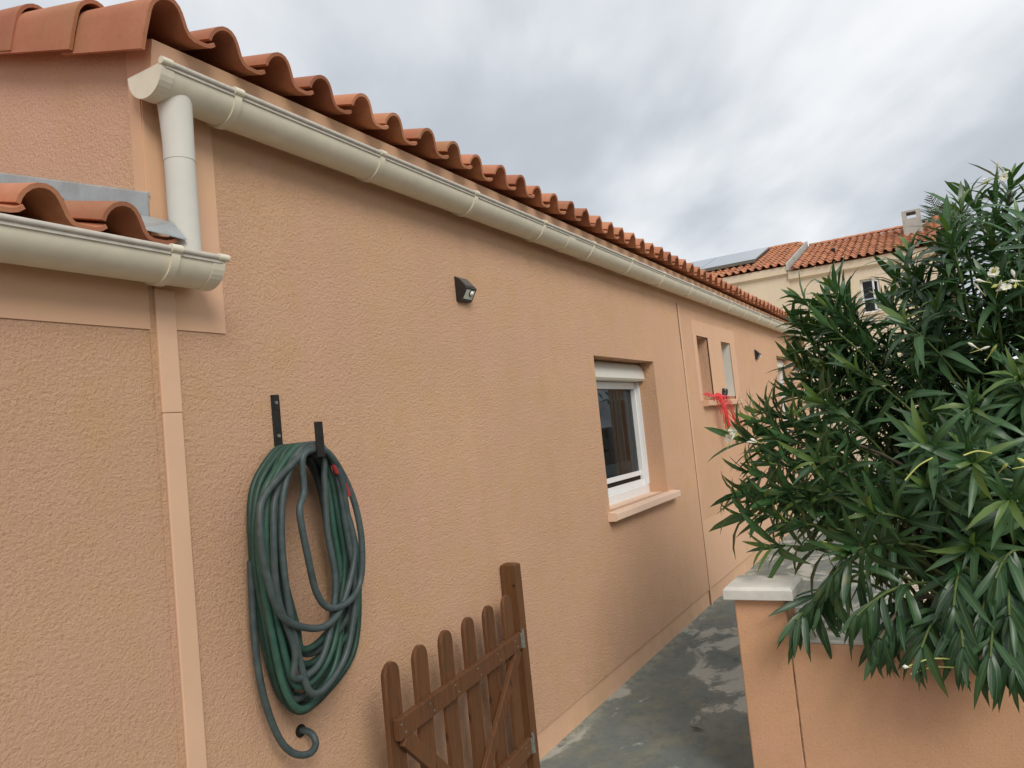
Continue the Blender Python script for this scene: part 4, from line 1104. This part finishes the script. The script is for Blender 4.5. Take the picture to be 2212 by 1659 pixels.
# solar panels
spn = None
ps = Vector((1, 0, NS)).normalized(); pnm = Vector((-NS, 0, 1)).normalized()
o0 = Vector((22.95, 0, ZL + .31 * .95 + .20))
f = MB()
def PP(y, s, h): return Vector((o0.x, y, o0.z)) + ps * s + pnm * h
def slab(mb, ya, yb, sa, sb, h0, h1):
    vs = [PP(y, s, h) for h in (h0, h1) for s in (sa, sb) for y in (ya, yb)]
    mb.add(vs, [(0, 2, 3, 1), (4, 5, 7, 6), (0, 1, 5, 4), (2, 6, 7, 3), (0, 4, 6, 2), (1, 3, 7, 5)])
slab(f, 2.40, 5.9, 0, 2.75, -.05, -.005)
fo = f.build('solar_array', M['black'], nb)
for k in range(3):
    ya = 2.41 + k * 1.68
    f = MB(); slab(f, ya, ya + 1.66, .01, 2.74, -.004, .03); f.build('solar_panel', M['solar'], fo)
f = MB(); slab(f, 2.39, 5.9, -.03, -.001, -.06, .035); f.build('front_rail', M['galv'], fo)
# chimney
f = MB(); cx0, cx1, cy0, cy1, cz0, cz1 = 24.4, 24.9, -1.95, -1.47, 5.9, 6.83
hz0, hz1, hy0, hy1 = 6.60, 6.78, -1.83, -1.59
f.box(cx0, cx1, cy0, cy1, cz0, hz0); f.box(cx0, cx1, cy0, hy0, hz0, hz1); f.box(cx0, cx1, hy1, cy1, hz0, hz1); f.box(cx0, cx1, cy0, cy1, hz1, cz1)
f.build('chimney', M['concrete'], nb)
f = MB(); f.tube([(24.9, -2.3, 6.2), (24.9, -2.3, 6.62)], [.10, .085], 12); f.build('chimney_pot', M['tilefar'], nb)
f = MB(); f.tube([(23.6, .35, 5.86), (23.55, .35, 6.02)], [.06, .06], 10); f.build('roof_vent', M['black'], nb)

# ================================================================ palm behind the neighbour
palm = empty('palm_tree', (32, -2.6, 0), 'fan of dull green palm fronds rising behind the neighbour chimney', 'tree')
mb = MB(); mb.tube([(32, -2.6, 0), (32.05, -2.6, 3.5), (32, -2.6, 7.1)], [.30, .24, .22], 12); mb.build('trunk', M['bark'], palm)
rp = random.Random(31)
for k in range(34):
    az = 2.399 * k; el = R(82 - 105 * (k / 33)); L = rp.uniform(1.5, 2.1)
    d0 = Vector((math.cos(az) * math.cos(el), math.sin(az) * math.cos(el), math.sin(el)))
    base = Vector((32, -2.6, 7.15)); mb = MB(); mb.uv = []
    pts = [base + d0 * L * t + Vector((0, 0, -.75 * L * t * t * max(.2, math.cos(el)))) for t in [i / 9 for i in range(10)]]
    tone = rp.choice([.1, .4, .6, .8])
    side = d0.cross(Vector((0, 0, 1)))
    side = side.normalized() if side.length > .05 else Vector((1, 0, 0))
    for i in range(1, 10):
        for h in (0, .5):
            p = pts[i - 1].lerp(pts[i], h); t = (i - 1 + h) / 9
            ax = (pts[i] - pts[i - 1]).normalized(); ll = .55 * math.sin(math.pi * min(1, .12 + t * .85)) + .08
            for sg in (-1, 1):
                tipd = (side * sg * .75 + ax * .75 + Vector((0, 0, -.25 + rp.uniform(-.15, .15)))).normalized()
                wv = ax * .024
                mb.add([p - wv, p + wv, p + tipd * ll * .6 + wv * .8, p + tipd * ll, p + tipd * ll * .6 - wv * .8], [(0, 1, 2, 3, 4)], False)
                mb.uv += [(tone, .2)] * 5
    k0 = len(mb.v); mb.tube(pts, [.022 - .0018 * i for i in range(10)], 5, 0, False); mb.uv += [(tone, .5)] * (len(mb.v) - k0)
    mb.build('frond', M['palm'], palm, fix=False)

# ================================================================ shrubs beyond the oleander
def shrub(name, base, rad, hgt, n, L, label, seed, mt):
    t = empty(name, base, label, 'shrub', 'shrubs beyond the oleander'); r_ = random.Random(seed); bx = Vector(base)
    mb = MB(); mb.uv = []
    tw = MB()
    cl_ = []
    for _ in range(46):
        v_ = Vector((r_.gauss(0, 1), r_.gauss(0, 1), r_.gauss(0, 1))).normalized() * (r_.random() ** .4)
        cl_.append(bx + Vector((v_.x * rad, v_.y * rad, hgt * .56 + v_.z * hgt * .45)))
    for c_ in cl_[:18]:
        tw.tube([bx, bx.lerp(c_, .5) + Vector((0, 0, .2)), c_], [.03, .018, .006], 5, 0, False)
    for _ in range(n):
        c_ = r_.choice(cl_); p = c_ + Vector((r_.gauss(0, .16), r_.gauss(0, .16), r_.gauss(0, .16))) * rad
        d = Vector((r_.gauss(0, 1), r_.gauss(0, 1), r_.gauss(.25, .8)))
        mm = leaf_matrix(p, d, Vector((0, 0, 1)), r_.uniform(-1, 1)) @ Matrix.Scale(L * r_.uniform(.7, 1.3), 4)
        vs, fs, uv = GEO[r_.randrange(14)]; tone = r_.choice([.1, .3, .5, .7, .95])
        mb.add([mm @ Vector((q[0], q[1] * 2.0, q[2])) for q in vs], fs, True); mb.uv += [(tone, w_) for w_ in uv]
    tag(mb.build('crown', mt, t, fix=False), kind='stuff'); tw.build('branches', M['bark'], t, fix=False)
shrub('shrub', (12.5, -4.3, 0), 1.3, 3.0, 3600, .16, 'yellow-green shrub growing farther back behind the oleander', 41, M['shrubleaf'])
shrub('shrub', (8.2, -4.3, 0), 1.1, 2.1, 2600, .14, 'dark green shrub close behind the oleander at the right edge', 42, M['leaf'])
